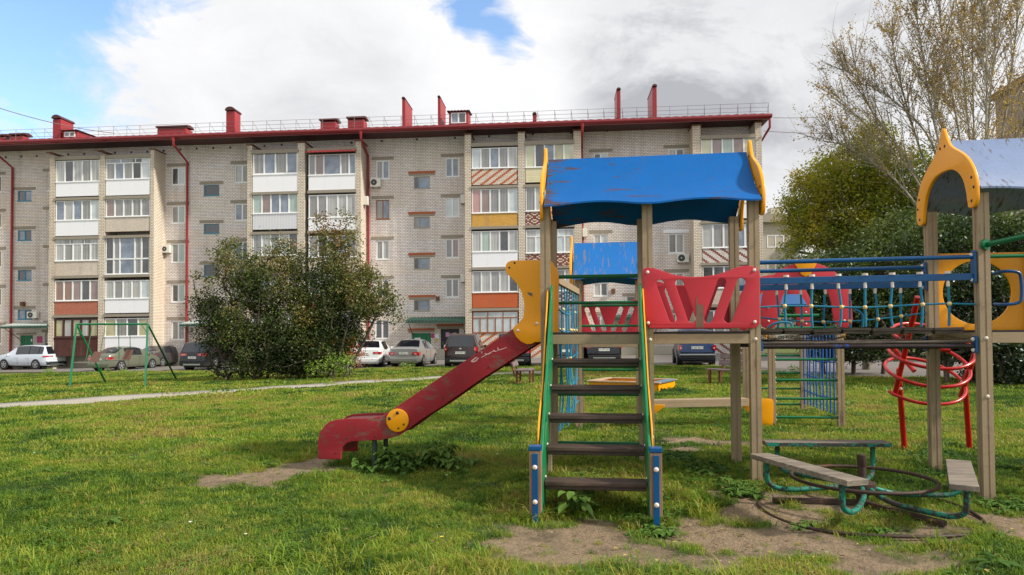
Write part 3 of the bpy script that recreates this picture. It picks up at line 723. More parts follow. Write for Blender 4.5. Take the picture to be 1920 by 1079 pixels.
# entrances (holes in the wall too)
DOORS = [(37, 62, 629, 668, 'green_door'), (392, 418, 626, 668, 'green_door'), (772, 808, 625, 668, 'green_door'), (826, 861, 617, 676, 'black_door'), (84, 98, 624, 672, 'black_door')]
for (x0, x1, y0, y1, m) in DOORS:
    a = B.pl(x0, 640, VW)[0]; b = B.pl(x1, 640, VW)[0]; zt = bz((x0+x1)/2, y0, VW); zb = max(.0, bz((x0+x1)/2, y1, VW))
    holes.append([(a, zb), (b, zb), (b, zt), (a, zt)]); mb = MB(); d = VW+.12
    if m == 'green_door':
        n = 4
        for i in range(n): w_ = (b-a)/n; mb.box(a+i*w_+.012, a+(i+1)*w_-.012, d, d+.05, zb, zt)
        mb.box(a, b, d+.045, d+.08, zb, zt)
    else:
        mb.box(a+.004, b-.004, d, d+.06, zb, zt-.004)
        mb.box(a+.1, b-.1, d-.02, d, zb+.2, zt-.25)
    dd = B_(mb, 'door', M[m])
    if m == 'black_door' and x0 > 500:
        h = MB(); h.box(a+.12, a+.17, d-.06, d-.021, (zb+zt)/2-.1, (zb+zt)/2+.1); B_(h, 'handle', M['rail'], parent=dd)
        h = MB(); h.box(a+.35, a+.62, d-.035, d-.021, zt-.55, zt-.24); B_(h, 'notice', plain('pink_notice', lin(214,160,200), .6), parent=dd)
        h = MB(); h.box(a+.22, a+.36, d-.035, d-.021, zt-1.35, zt-1.12); B_(h, 'notice', M['whitep'], parent=dd)
    if x0 == 772:
        h = MB(); h.box(a+.2, a+.62, d-.02, d-.002, zt-.5, zt-.33); B_(h, 'door_sign', M['whitep'], parent=dd)
    lin_b.box(a-.25, b+.25, VW-.018, VW+.02, zt+.03, zt+.2)
    if x0 > 500: lin_o.box(a-.28, b+.28, VW-.026, VW+.02, zt+.2, zt+.34)
outer = [(UL, -1.5), (UR-.02, -1.5), (UR-.02, ZT+.3), (UL, ZT+.3)]
me = flat([outer]+holes, .3, 0); me.transform(XZ(VW+.15))
for v_ in me.vertices: v_.co.z += KS*v_.co.x
link('wall', me, M['brick'], bld)
mb = MB(); mb.box(UL, UR-.03, 13.0, 13.3, -1.5, ZT); mb.box(UR-.33, UR-.03, VW+.301, 13, -1.5, ZT); mb.box(UL, UL+.3, VW+.301, 13, -1.5, ZT)
BS(mb, 'wall', M['brick'])
mb = MB(); mb.box(UL, UR-.34, VW+1.0, VW+1.05, -.2, ZT); B_(mb, 'room_wall', plain('dark_interior', lin(60,54,48), .9))
BS(lin_b, 'lintel', M['conc']); BS(lin_w, 'lintel', M['whitep']); BS(lin_o, 'brick_band', plain('orange_brick_band', lin(178,98,62), .9, 0, .2))
mb = MB(); mb.box(UL, UR-.1, VW-.03, VW-.001, -1.5, .55); B_(mb, 'plinth', M['conc_l'])
# small vents under the eave
mb = MB()
for px_, py_ in ((11,295),(40,294),(69,293),(128,290),(158,289),(216,287),(246,286),(276,285),(307,283),(338,281),(369,279),(400,278),(432,277),(496,274),(528,272),(659,268),(716,265),(782,262),(853,259),(917,256),(999,252),(1071,249),(1138,246),(1204,243),(1278,240),(1348,237)):
    x, z = B.pl(px_, py_, VW); mb.box(x-.07, x+.07, VW-.01, VW+.05, z-.07, z+.07)
BS(mb, 'vent', M['black_door'])
# ---- piers of the loggia blocks
def pier(x0, x1, ytop=None, cap=True):
    a, b = bx(x0), bx(x1); zt = 15.05 if ytop is None else bz((x0+x1)/2, ytop)
    mb = MB(); mb.box(a, b, 0, VW-.001, -1.5, zt); o = B_(mb, 'pier', M['brick_pier'])
    if cap:
        mb = MB(); mb.box(a-.06, b+.08, -.1, VW-.002, zt+.002, zt+.07); B_(mb, 'cap', M['rust'], parent=o)
for a in ((92,102,296,False),(185,196,292,False),(281,288,281,True),(463,472,273,True),(558,571,268,True),(667,677,265,True),(872,884,253,True),(972,985,249,True),(1077,1091,246,True),(1301,1316,236,True),(1419,1431,230,True),
          (-60,-52,300,True),(-160,-150,303,False),(-255,-245,305,True)): pier(*a)
# ---- loggia columns
SL = [3.24+2.8*i for i in range(5)]
def loggia(x0, x1, rows, top=None, slabs=True):
    a, b = bx(x0)+.004, bx(x1)-.004; xm = (x0+x1)/2
    if slabs:
        mb = MB()
        for z in SL[:4]: mb.box(a-.06, b+.06, -.05, VW-.003, z-.1, z+.09)
        mb.box(a-.06, b+.06, -.05, VW-.003, SL[4]-.0, SL[4]+.26)
        BS(mb, 'balcony_slab', M['conc'])
    for r in rows:
        y0, y1, y2, frm, panes, ptype = r[:6]; k = r[6] if len(r) > 6 else {}
        z1, z0 = bz(xm, y0), bz(xm, y1); zp = bz(xm, y2)
        window(a, b, z0, z1, .05, M[frm], panes, name='loggia_window', sill=k.pop('sill', True), **k)
        if ptype is None: continue
        mb = MB(); zc = z0-.052
        if ptype == 'whitep':
            n = 3 if len(panes) < 6 else 4; w_ = (b-a)/n
            for i in range(n): mb.box(a+i*w_+.008, a+(i+1)*w_-.008, .02, .1, zp, zc)
            mb.box(a, b, .03, .09, zp+.01, zc-.004)
        else: mb.box(a, b, .03, .13, zp, zc)
        B_(mb, 'parapet_panel', M[ptype])
W, BR = 'white', 'frame_brown'
loggia(103, 185, [(301,341,368,W,'wdwgw','whitep'), (376,413,442,W,'bwbgt','whitep'), (448,489,520,W,'wgwgw','brick_panel',dict(transom=.24)),
    (526,564,590,W,'oomdm','brick_red'), (598,633,668,BR,'ywywy','brown_panel',dict(fr=.1,mull=.08))])
loggia(197, 280, [(297,336,366,W,'gbgkt','whitep',dict(transom=.22)), (373,406,434,W,'mgggg','brick_panel'), (443,514,516,W,'dgbgd',None,dict(low=.4,wts=[1.2,.9,2.2,1,1.2],sill=True)),
    (526,560,587,W,'wgwwt','whitep'), (597,631,672,W,'ygdy','whitep')])
loggia(473, 558, [(285,327,361,W,'gbgb','whitep',dict(fr=.1)), (363,400,430,W,'nmbbn','ribbed'), (437,479,505,W,'gwgtd','brick_panel'), (510,549,580,W,'gbgwg','brick_panel'), (584,622,665,W,'dgwgw','brick_diag')])
loggia(578, 667, [(289,328,356,W,'gmbgb','whitep',dict(wts=[.8,1,2,1,.8],fr=.07)), (365,408,436,W,'ggwww','whitep',dict(wts=[1,1,1.2,1,1],fr=.07)), (442,482,508,W,'gdgbg','brick_panel'), (514,551,580,W,'dwgwd','brick_red'), (588,625,668,W,'dgwgw','brick_orange')])
loggia(885, 971, [(277,315,346,W,'tgbgw','brick_diag'), (354,399,427,W,'rmggt','brick_yellow'), (433,472,501,W,'wnwdw','whitep'), (508,548,577,W,'lwlwd','brick_orange'), (584,624,672,'frame_wood','tttttt','brick_diag',dict(transom=.3,mull=.035))])
loggia(986, 1077, [(270,313,341,W,'cdbyc','siding'), (350,395,424,W,'gwgtw','brick_dia'), (430,474,500,W,'wtwtw','brick_dia',dict(transom=.3)), (506,546,576,W,'wgwgw','brick_dia'), (583,624,672,W,'dgwgw','brick_diag')])
loggia(1317, 1418, [(256,298,330,W,'cmnmc','brick_panel'), (338,380,410,W,'tttww','whitep'), (420,464,492,W,'wggbg','brick_diag2',dict(mull=.06)), (499,540,574,W,'dddbg','brick_panel'), (582,624,676,W,'dgwgd','brick_diag2')])
loggia(-150, -61, [(305,345,372,W,'wdwgw','whitep'), (380,417,446,W,'bwbgt','whitep'), (452,492,523,W,'wgwgw','brick_panel'), (529,567,594,W,'oomdm','brick_panel'), (600,637,672,W,'ywywy','whitep')])
loggia(-245, -161, [(308,347,374,W,'gbgkt','whitep'), (382,417,446,W,'mgggg','brick_panel'), (454,492,523,W,'dgbgd','brick_panel'), (531,567,596,W,'wgwwt','whitep'), (602,637,672,W,'ygdy','whitep')])
# red awning over the top loggia, small rusty awnings at the far left
def wedge(x0, x1, y0, y1, proj, m, name='awning', rib=12):
    a, b = bx(x0), bx(x1); xm = (x0+x1)/2; zt, zb = bz(xm, y0), bz(xm, y1); mb = MB(); n = rib*2
    top, bot = [], []
    for i in range(n+1):
        x = a+(b-a)*i/n; d = .025 if i % 2 else -.02
        mb.v += [(x, .9, zt+.35+d), (x, -proj, zb+d), (x, .9, zt+.32+d), (x, -proj, zb-.05+d)]
    for i in range(n):
        q = i*4; mb.f += [(q, q+1, q+5, q+4), (q+2, q+6, q+7, q+3), (q+1, q+3, q+7, q+5), (q, q+4, q+6, q+2)]; mb.mi += [0]*4
    B_(mb, name, m)
wedge(577, 668, 280, 287, .45, M['chim_red'])
for (x0, x1, y0) in ((93, 128, 291), (185, 218, 287)):
    a, b = bx(x0), bx(x1); z = bz(x0, y0); mb = MB(); mb.add([(a, -.5, z+.05), (b, 1.3, z-.35), (b, 1.3, z-.3), (a, -.5, z+.1), (a+.5, -.6, z+.0), (b+.4, 1.2, z-.4), (b+.4, 1.2, z-.35), (a+.5, -.6, z+.05)], [(0,1,5,4),(3,7,6,2),(0,4,7,3),(1,2,6,5)])
    B_(mb, 'awning', M['rust'])
# ---- roof
UE = bx(1449, -.5); E0 = -.5; PIT = .29
mb = MB(); n = int((UE-UL)/.28); mb.v = []; rz = lambda y: 15.86+(y-E0)*PIT
for i in range(n+1):
    x = UL-.3+(UE-UL+.3)*i/n; d = .035 if i % 2 else 0
    mb.v += [(x, E0-.05, rz(E0)+d), (x, 6.6, rz(6.6)+d), (x, 13.9, rz(6.6)-7.3*PIT+d)]
for i in range(n):
    q = i*3; mb.f += [(q, q+3, q+4, q+1), (q+1, q+4, q+5, q+2)]; mb.mi += [0, 0]
rf = B_(mb, 'roof', M['roof_red'])
mb = MB(); mb.box(UL-.3, UE, E0+.02, VW+.3, 15.62, 15.66); mb.box(UL-.3, UE-.02, VW+.301, 13.3, 15.62, 15.66); B_(mb, 'soffit', M['roof_dark'], parent=rf)
# fascia with half round gutter
mb = MB(); prof = [(-.5,15.83),(-.62,15.84),(-.66,15.78),(-.66,15.68),(-.6,15.60),(-.52,15.57),(-.46,15.62),(-.46,15.83)]
for x in (UL-.3, UE+.05): mb.v += [(x, y, z) for y, z in prof]
k = len(prof); mb.f = [(i, (i+1) % k, k+(i+1) % k, k+i) for i in range(k)]+[tuple(range(k))[::-1], tuple(range(k, 2*k))]; mb.mi = [0]*len(mb.f)
mb.box(UL-.3, UE, -.459, -.40, 15.52, 15.84)
B_(mb, 'gutter', M['roof_red'], 40, rf)
mb = MB(); mb.add([(UE-.03, E0, 15.66), (UE-.03, 6.6, 15.66), (UE-.03, 13.9, 15.66), (UE-.03, 13.9, rz(6.6)-7.3*PIT-.03), (UE-.03, 6.6, rz(6.6)-.03), (UE-.03, E0, rz(E0)-.03)], [(0,1,4,5),(1,2,3,4)])
B_(mb, 'gable', M['roof_dark'], parent=rf)
# rail
mb = MB(); vr = .35; zr = lambda h: rz(vr)+h
xs_ = [bx(p_, vr, 215) for p_ in (-60,-30,0,30,60,84,147,185,213,238,262,367,393,418,450,474,500,526,555,581,604,636,664,692,720,752,777,808,860,892,923,951,982,1008,1040,1071,1102,1132,1167,1194,1227,1256,1290,1321,1351,1384,1408,1441)]
for x in xs_:
    mb.tube([(x, vr, zr(0)), (x, vr, zr(.78))], .014, 4); mb.tube([(x, vr, zr(.74)), (x+.12, vr+.75, rz(vr+.75))], .011, 4)
for h in (.76, .48, .2): mb.tube([(xs_[0], vr, zr(h)), (xs_[-1]+.02, vr, zr(h))], .012, 4)
B_(mb, 'roof_rail', M['rail'], parent=rf)
# chimneys: (x0, x1, ytop, depth, v)
for (x0, x1, yt, dp, v0) in ((-14,9,258,.8,.9),(20,44,256,.8,.9),(99,114,224,1.3,.3),(295,349,242,.9,.9),(424,440,209,.9,.5),(601,629,229,.9,.9),(652,682,225,.9,.9),(754,760,187,2.3,.3),(821,826,184,2.2,.3),(999,1006,216,.5,.6),(1157,1164,170,2.0,.4),(1224,1232,164,2.6,.3)):
    a, b = B.pl(x0, 240, v0)[0], B.pl(x1, 240, v0)[0]; zt = bz((x0+x1)/2, yt, v0); zb = rz(v0)-.2
    mb = MB(); nrib = max(2, int((b-a)/.12)); 
    mb.box(a, b, v0, v0+dp, zb, zt)
    for i in range(nrib): xx = a+(b-a)*(i+.5)/nrib; mb.box(xx-.02, xx+.02, v0-.015, v0-.001, rz(v0)-.1, zt-.02)
    c = B_(mb, 'chimney', M['chim_red'])
    mb = MB(); wv = b-a
    if wv > .8: # long barrel cap
        pts = [(0, 0), (.05, .12), (dp*.5, .2), (dp-.05, .12), (dp, 0)]
        for x in (a-.1, b+.1): mb.v += [(x, v0-.1+y*1.15, zt+.12+z) for y, z in pts]
        mb.f = [(i, i+1, 6+i-1+1-1, 5+i) if False else (i, 5+i, 6+i, i+1) for i in range(4)]+[(0,1,2,3,4), (9,8,7,6,5), (0,4,9,5)]; mb.mi = [0]*7
        mb.box(a+.02, a+.08, v0+.02, v0+.08, zt, zt+.13); mb.box(b-.08, b-.02, v0+.02, v0+.08, zt, zt+.13)
    else:
        arc = [((a+b)/2+wv*.58*math.cos(PI-PI*j/8), zt+.05+min(.26, wv*.5)*math.sin(PI*j/8)) for j in range(9)]
        mb.v += [(x, v0-.12, z) for x, z in arc]+[(x, v0+dp+.12, z) for x, z in arc]; mb.f += [(j, j+1, 10+j, 9+j) for j in range(8)]+[tuple(range(9))[::-1], tuple(range(9, 18)), (0, 9, 17, 8)]; mb.mi += [0]*11
    B_(mb, 'cap', M['roof_dark'], 40, c)
for (x0, x1, y0, y1, dp) in ((118,145,246,269,3.2),(842,878,210,233,1.3)):
    v0 = .25; a, b = B.pl(x0, 250, v0)[0], B.pl(x1, 250, v0)[0]; zt = bz((x0+x1)/2, y0, v0); zb = rz(v0)-.15
    mb = MB(); mb.add([(a, v0, zb), (b, v0, zb), (b, v0, zt), (a, v0, zt), (a, v0+dp, zt+.15), (b, v0+dp, zt+.15), (a, v0+dp, zb), (b, v0+dp, zb)], [(0,1,2,3), (1,7,5,2), (0,3,4,6)])
    d_ = B_(mb, 'dormer', M['chim_red'])
    mb = MB(); n = 14
    for i in range(n+1):
        x = a-.12+(b-a+.24)*i/n; q = .03 if i % 2 else 0; mb.v += [(x, v0-.2, zt+.03+q), (x, v0+dp+.1, zt+.18+q), (x, v0-.2, zt-.02+q), (x, v0+dp+.1, zt+.13+q)]
    for i in range(n): q = i*4; mb.f += [(q, q+4, q+5, q+1), (q+2, q+3, q+7, q+6), (q, q+2, q+6, q+4)]; mb.mi += [0]*3
    B_(mb, 'dormer_roof', M['roof_dark'], None, d_)
    f = window(a+.15, b-.15, zb+.25, zt-.08, v0-.06, M['white'], 'bd', sill=False, name='dormer_window', depth=.055)
# downpipes
def down(xp, zend=-.7, off=None):
    x = bx(xp, VW-.12, 450); zt = 15.5
    mb = MB(); pts = [(x, -.56, zt+.1), (x, -.56, zt-.35), (x, VW-.13, zt-1.15), (x, VW-.13, zend)]
    mb.tube(pts, .085, 8); mb.tube([(x, -.56, zt+.1), (x, -.56, zt-.18)], [.15, .09], 8)
    for z in np.arange(1.5, 14, 2.2): mb.tube([(x, VW-.13, z), (x, VW-.13, z+.06)], .1, 8)
    B_(mb, 'downpipe', M['pipe_red'], 50)
for xp in (22, 350.5, 690.5, 1092): down(xp)
mb = MB(); x = UE-.1; mb.tube([(x, -.56, 15.5), (x, -.56, 14.95), (UR+.12, VW-.3, 14.2), (UR+.12, VW-.3, .3)], .08, 8); B_(mb, 'downpipe', M['pipe_red'], 50)
# canopies over the entrances
def canopy(x0, x1, y0, y1, m, proj, edge):
    a, b = B.pl(x0, y1, VW-proj)[0], B.pl(x1, y1, VW-proj)[0]; z = bz((x0+x1)/2, y1, VW-proj); mb = MB(); n = int((b-a)/.12)
    for i in range(n+1):
        x = a+(b-a)*i/n; d = .03 if i % 2 else 0; mb.v += [(x, VW-.002, z+.32+d), (x, VW-proj, z+.1+d), (x, VW-.002, z+.26+d), (x, VW-proj, z+.04+d)]
    for i in range(n): q = i*4; mb.f += [(q, q+1, q+5, q+4), (q+2, q+6, q+7, q+3), (q+1, q+3, q+7, q+5)]; mb.mi += [0]*3
    mb.box(a, b, VW-proj+.005, VW-proj+.08, z-.1, z+.03, 1)
    for x in (a+.2, b-.2): mb.tube([(x, VW-proj+.1, z-.04), (x, VW, z-.9)], .025, 5, 1)
    B_(mb, 'canopy', [m, edge])
canopy(0, 88, 604, 613, M['grey_canopy'], 1.6, M['green_canopy'])
canopy(336, 430, 602, 609, M['grey_canopy'], 1.6, M['green_canopy'])
canopy(760, 872, 593, 603, M['green_canopy'], 1.4, M['green_canopy'])
canopy(1140, 1240, 588, 598, M['green_canopy'], 1.4, M['green_canopy'])
# notice boards beside the doors
mb = MB()
for (x0, x1, y0, y1, mi) in ((808,814,626,634,1),(816,823,626,634,0),(816,821,636,641,2),(69,79,631,643,1),(58,60,636,641,0)):
    a, z1 = B.pl(x0, y0, VW-.03); b, z0 = B.pl(x1, y1, VW-.03); mb.box(a, b, VW-.03, VW-.001, z0, z1, mi)
BS(mb, 'notice_board', [M['whitep'], plain('magenta_notice', lin(186,70,120), .6), plain('yellow_notice', lin(206,180,70), .6)])
# wall lamps / boxes
mb = MB()
for (px_, py_, s) in ((41,570,.2),(820,560,.16),(1150,546,.15),(563,478,.0)):
    x, z = B.pl(px_, py_, VW-.2); mb.box(x-.12, x+.12, VW-.25, VW-.002, z-.15, z+.15)
BS(mb, 'wall_lamp', M['rust'])
# ---- air conditioners hung on the wall
def ac(x0, x1, y0, y1, v, lab, side=False):
    a, z1 = B.pl(x0, y0, v-.35); b, z0 = B.pl(x1, y1, v-.35)
    if side: b = a+.32
    mxx, mz = (a+b)/2, (z0+z1)/2+KS*(a+b)/2
    wp_ = B.m @ Vector((mxx, v-.001, mz)); e = empty('air_conditioner', wp_, -R(4), lab, 'air conditioner', 'air conditioner units on the facade')
    w_, h_ = (b-a)/2, (z1-z0)/2; mb = MB(); mb.box(-w_, w_, -.34, -.05, -h_, h_); mb.build('casing', M['acw'], e, bevel=.02)
    fb = MB()
    if side: fb.box(-w_-.012, -w_-.001, -.3, -.08, -h_*.8, h_*.8)
    else:
        cx = -w_*.28; r = min(h_*.82, w_*.6); n = 20
        fb.v = [(cx+r*math.cos(2*PI*i/n), -.352, r*math.sin(2*PI*i/n)) for i in range(n)]+[(cx+r*math.cos(2*PI*i/n), -.3405, r*math.sin(2*PI*i/n)) for i in range(n)]
        fb.f = [tuple(range(n))]+[(i, (i+1) % n, n+(i+1) % n, n+i) for i in range(n)]; fb.mi = [0]*len(fb.f)
        fb.dome((cx, -.353, 0), r*.2, (0,-1,0), .3, 8, 1)
    fb.build('fan_grille', [M['acd'], M['acw']], e)
    br = MB(); br.box(-w_*.7, -w_*.6, -.36, -.001, -h_-.05, -h_-.002); br.box(w_*.6, w_*.7, -.36, -.001, -h_-.05, -h_-.002); br.build('bracket', M['rail'], e)
ac(50, 68, 585, 597, VW, 'white air conditioner above the left corrugated entrance canopy')
ac(303, 317, 460, 474, VW, 'air conditioner on the pier right of the dark glazed loggia')
ac(694, 713, 334, 350, VW, 'air conditioner under the top window right of the third downpipe')
ac(681, 693, 368, 384, .9, 'air conditioner on the pier edge left of the wooden framed window', True)
ac(863, 872, 365, 381, VW, 'narrow air conditioner beside the bright blind window', True)
ac(863, 872, 515, 529, VW, 'narrow air conditioner right of the second storey window', True)
ac(1092, 1103, 428, 444, VW, 'small air conditioner beside the fourth downpipe, seen between the towers', True)
ac(1270, 1292, 476, 492, VW, 'air conditioner with round fan under the window left of the last loggias')
# satellite / cable detail
mb = MB(); a, z = B.pl(455, 277, 0)[0], bz(455, 277); mb.tube([(a, 0, z), (a+.9, -.3, z-.4)], .012, 4); mb.tube([(a+.3, -.1, z-.35), (a+.5, -.15, z+.1)], .01, 4); B_(mb, 'antenna', M['rail'])
# ================================================================ neighbouring buildings
def simple_block(o, lab, name, w, d, h, wallm, roofm, wins, eave=.6):
    e = empty(name, o[0], o[1], lab, 'building'); mb = MB(); mb.box(0, w, .002, d, -1, h); mb.build('wall', wallm, e)
    mb = MB(); mb.box(-eave, w+eave, -eave, d+eave, h+.002, h+.22); mb.box(-.2, w+.2, -.2, d+.2, h+.22, h+1.0); r_ = mb.build('roof', roofm, e)
    mb = MB(); mb.box(2.2, 3.6, 2, 3.2, h+1.0, h+2.1); mb.build('chimney', M['conc_l'], r_)
    for (x0, x1, z0, z1, kind) in wins:
        if kind == 'p': mb = MB(); mb.box(x0, x1, -1.1, 0, z0, z1); mb.build('balcony', M['whitep'], e); continue
        vv = -1.1 if kind == 'b' else -.03
        f = MB(); n = 5 if kind == 'b' else 2; f.box(x0, x1, vv, vv+.1 if kind != 'b' else 0, z1-.1, z1); f.box(x0, x1, vv, vv+.1 if kind != 'b' else 0, z0, z0+.1)
        for i in range(n+1): x = x0+(x1-x0-.1)*i/n; f.box(x, x+.1, vv+.003, vv+.1, z0+.1, z1-.1)
        ff = f.build('window', M['white'], e); g = MB(); g.add([(x0, vv+.06, z0), (x1, vv+.06, z0), (x1, vv+.06, z1), (x0, vv+.06, z1)], [(0,1,2,3)]); g.build('pane', GL['d' if kind == 'b' else 'g'], ff)
    return e
o_ = at(1434, 640, 78); hb = EYE+(625-418)*78/1300
wn = []
for k in range(5):
    z = hb-2.4-2.8*k; wn += [(1.0, 2.9, z-.05-.35, z+1.0, 'w'), (4.2, 9.0, z-.1, z+1.1, 'b'), (4.2, 9.0, z-1.55, z-.14, 'p'), (10.5, 12.2, z-.4, z+1, 'w'), (14, 18.6, z-.1, z+1.1, 'b'), (14, 18.6, z-1.55, z-.14, 'p')]
simple_block(((o_.x-.6, 78, 0), R(-1)), 'pale plastered block of flats with white balconies behind the yellow tree', 'block_of_flats', 26, 11, hb, plain('pale_plaster', lin(186,176,160), .9, 0, .25), M['conc'], wn)
q1 = at(1866, 178, 42); mbn = Vector((at(1866, 178, 42).x, 42)); q2 = at(1920, 143, 42*.93)
yaw = math.atan2(q2.y-q1.y, q2.x-q1.x)
e = empty('brick_building', (q1.x, q1.y, 0), yaw, 'tall brick building side seen through bare branches at the far right', 'building')
L_ = 14; mb = MB(); mb.box(0, L_, 0, 12, -1, q1.z-.35); mb.build('wall', brick('dull_brick', lin(176,160,146), lin(152,134,120), lin(96,84,76), .25, .1, .012), e)  # greyer, browner brick than the long block
mb = MB(); mb.box(-.25, L_+.3, -.25, 12.3, q1.z-.348, q1.z); mb.build('roof', M['rust'], e)
# ================================================================ playground
YAW = -R(7.5)
T1 = Fr(0.352, 7.21, YAW)
BAY = 1.045
def post(parent, x, y, z1, z0=-.25, s=.1, mat='post'):
    mb = MB(); h = s/2; g = .006
    # square post with two shallow grooves in each face
    def ring(z): return [(x-h,y-h,z),(x-.008,y-h,z),(x-.008,y-h+g,z),(x+.008,y-h+g,z),(x+.008,y-h,z),(x+h,y-h,z),(x+h,y-.008,z),(x+h-g,y-.008,z),(x+h-g,y+.008,z),(x+h,y+.008,z),(x+h,y+h,z),(x+.008,y+h,z),(x+.008,y+h-g,z),(x-.008,y+h-g,z),(x-.008,y+h,z),(x-h,y+h,z),(x-h,y+.008,z),(x-h+g,y+.008,z),(x-h+g,y-.008,z),(x-h,y-.008,z)]
    mb.v = ring(z0)+ring(z1); n = 20; mb.f = [(i, (i+1) % n, n+(i+1) % n, n+i) for i in range(n)]+[tuple(range(n, 2*n))]; mb.mi = [0]*len(mb.f)
    return mb.build('post', M[mat], parent)
def bolts(parent, pts, r=.018, ax=(0,-1,0), m='bolt'):
    mb = MB()
    for p in pts: mb.dome(p, r, ax, .6, 9)
    return mb.build('bolt_cap', M[m], parent, 60)
fr_set = empty('playground_set', (T1.o.x, T1.o.y, 0), YAW, 'large wooden playground set with blue roofs, red slide, steps and rope bridge in front', 'playground set')
# ---- front tower
ZD = 1.502
tw = empty('tower', (0, 0, 0)); tw.parent = fr_set
for (i, j) in ((0,0),(1,0),(2,0),(0,1),(1,1),(2,1)): post(tw, BAY*i, BAY*j, 2.86 if j == 0 else 2.84)
mb = MB()
for (a, b) in ((0, 1), (1, 2)):
    for y in (0, BAY): mb.box(BAY*a+.052, BAY*b-.052, y-.045, y+.035, ZD-.105, ZD-.008)
mb.split('deck_beam', M['beam'], tw, bevel=.004)
mb = MB()
for x in (0, BAY, 2*BAY): mb.box(x-.035, x+.035, .055, BAY-.055, ZD-.105, ZD-.01)
mb.split('deck_beam', M['beam'], tw, bevel=.004)
mb = MB(); mb.box(.055, 2*BAY-.055, -.03, BAY+.03, ZD-.006, ZD+.018); mb.build('deck', M['ply_dark'], tw)
def roof_pair(parent, x0, x1, zr_, ze, mat, zoff=0, amp=.03, per=1.05, hy=.66, phase=0):
    """two gently ogee curved plywood slopes with a wavy lower edge"""
    yc = BAY/2
    for sgn in (-1, 1):
        mb = MB(); nx_, ny_ = 44, 10
        for layer in (0, 1):
            for j in range(ny_+1):
                u = j/ny_
                for i in range(nx_+1):
                    x = x0+(x1-x0)*i/nx_; uu = u*(1+amp*(1 if True else 0)*u*math.cos(2*PI*(x-x0)/per+phase)*1.6)
                    y = hy*uu; z = zr_-(zr_-ze)*(uu**.93)+.045*math.sin(PI*min(uu, 1))*(-1)+.03*max(0, uu-.8)
                    mb.v.append((x, yc+sgn*(y+.01), z-layer*.018))
        N = (nx_+1)*(ny_+1); W_ = nx_+1
        for j in range(ny_):
            for i in range(nx_):
                q = j*W_+i; mb.f += [(q, q+1, q+W_+1, q+W_), (N+q, N+q+W_, N+q+W_+1, N+q+1)]; mb.mi += [0, 0]
        for i in range(nx_):
            q = ny_*W_+i; mb.f += [(q, q+1, N+q+1, N+q), (i, N+i, N+i+1, i+1)]; mb.mi += [0, 0]
        for j in range(ny_):
            q = j*W_; mb.f.append((q, q+W_, N+q+W_, N+q)); q = j*W_+nx_; mb.f.append((q, N+q, N+q+W_, q+W_)); mb.mi += [0, 0]
        mb.build('roof_panel', mat, parent, 50)
ROOF_Z0, ROOF_ZE = 3.455, 2.835
roof = empty('roof', (0, 0, 0)); roof.parent = fr_set
roof_pair(roof, .0, 2.14, ROOF_Z0, ROOF_ZE, M['blue_roof'])
# gable board outline: (offset from centre line, height above the tower's ridge datum)
T2 = Fr(4.41, 6.49, -R(8.3))
gpx = [(1769,243),(1774,246),(1779,258),(1787,273),(1799,286),(1815,294),(1828,303),(1836,317),(1839.5,335),(1839,360),(1835,376),(1828,382),(1816,383),(1810,377),(1805,360),(1797,344),(1785,334),(1771,331.5),(1759,336),(1750,348),(1743,366),(1739,385),(1737,404),(1732,415),(1721,420),(1717,414),(1714,394),(1716,371),(1724,350),(1735,331),(1746,309),(1752,286),(1757,262),(1763,246)]
gyz = [T2.px(a, b, -.075) for a, b in gpx]
ymid = sum(p[0] for p in gyz[:1])/1; zoff2 = 0
half = [(y-ymid, z) for y, z in gyz]
print('GABLE', [(round(a,2), round(b,2)) for a, b in half][::4], 'ymid', ymid)
peak2 = max(z for y, z in gyz)
# symmetrical clean outline built from the front half (towards the viewer: y - ymid < 0)
prof = [(0,0),(-.022,-.010),(-.05,-.06),(-.085,-.13),(-.14,-.20),(-.22,-.255),(-.33,-.315),(-.44,-.385),(-.53,-.47),(-.60,-.575),(-.635,-.68),(-.64,-.80),(-.62,-.875),(-.575,-.905),(-.50,-.90),(-.475,-.86)]
inner = [(-.45,-.74),(-.40,-.62),(-.31,-.525),(-.19,-.465),(-.06,-.445)]
hl = prof+inner; full = hl+[(-a, b) for a, b in reversed(hl[1:])]
GABLE = smoothloop(full, 4)
def gable(parent, x, peakz, tilt=0):
    lp = [(a+BAY/2, b+peakz) for a, b in GABLE]
    g = slab('gable_board', [lp], .034, YZ(x), M['yellow'], parent, .008)
    mb = MB()
    for s in (-1, 1):
        for (a, b) in ((-.555,-.84),(-.60,-.72),(-.56,-.62),(-.05,-.19)): mb.dome((x-.017, BAY/2+a*s, peakz+b), .016, (-1,0,0), .5, 8); mb.dome((x+.017, BAY/2+a*s, peakz+b), .016, (1,0,0), .5, 8)
    mb.split('bolt_cap', M['bolt_dark'], g)
gable(roof, -.03, 3.585); gable(roof, 2.175, 3.585)
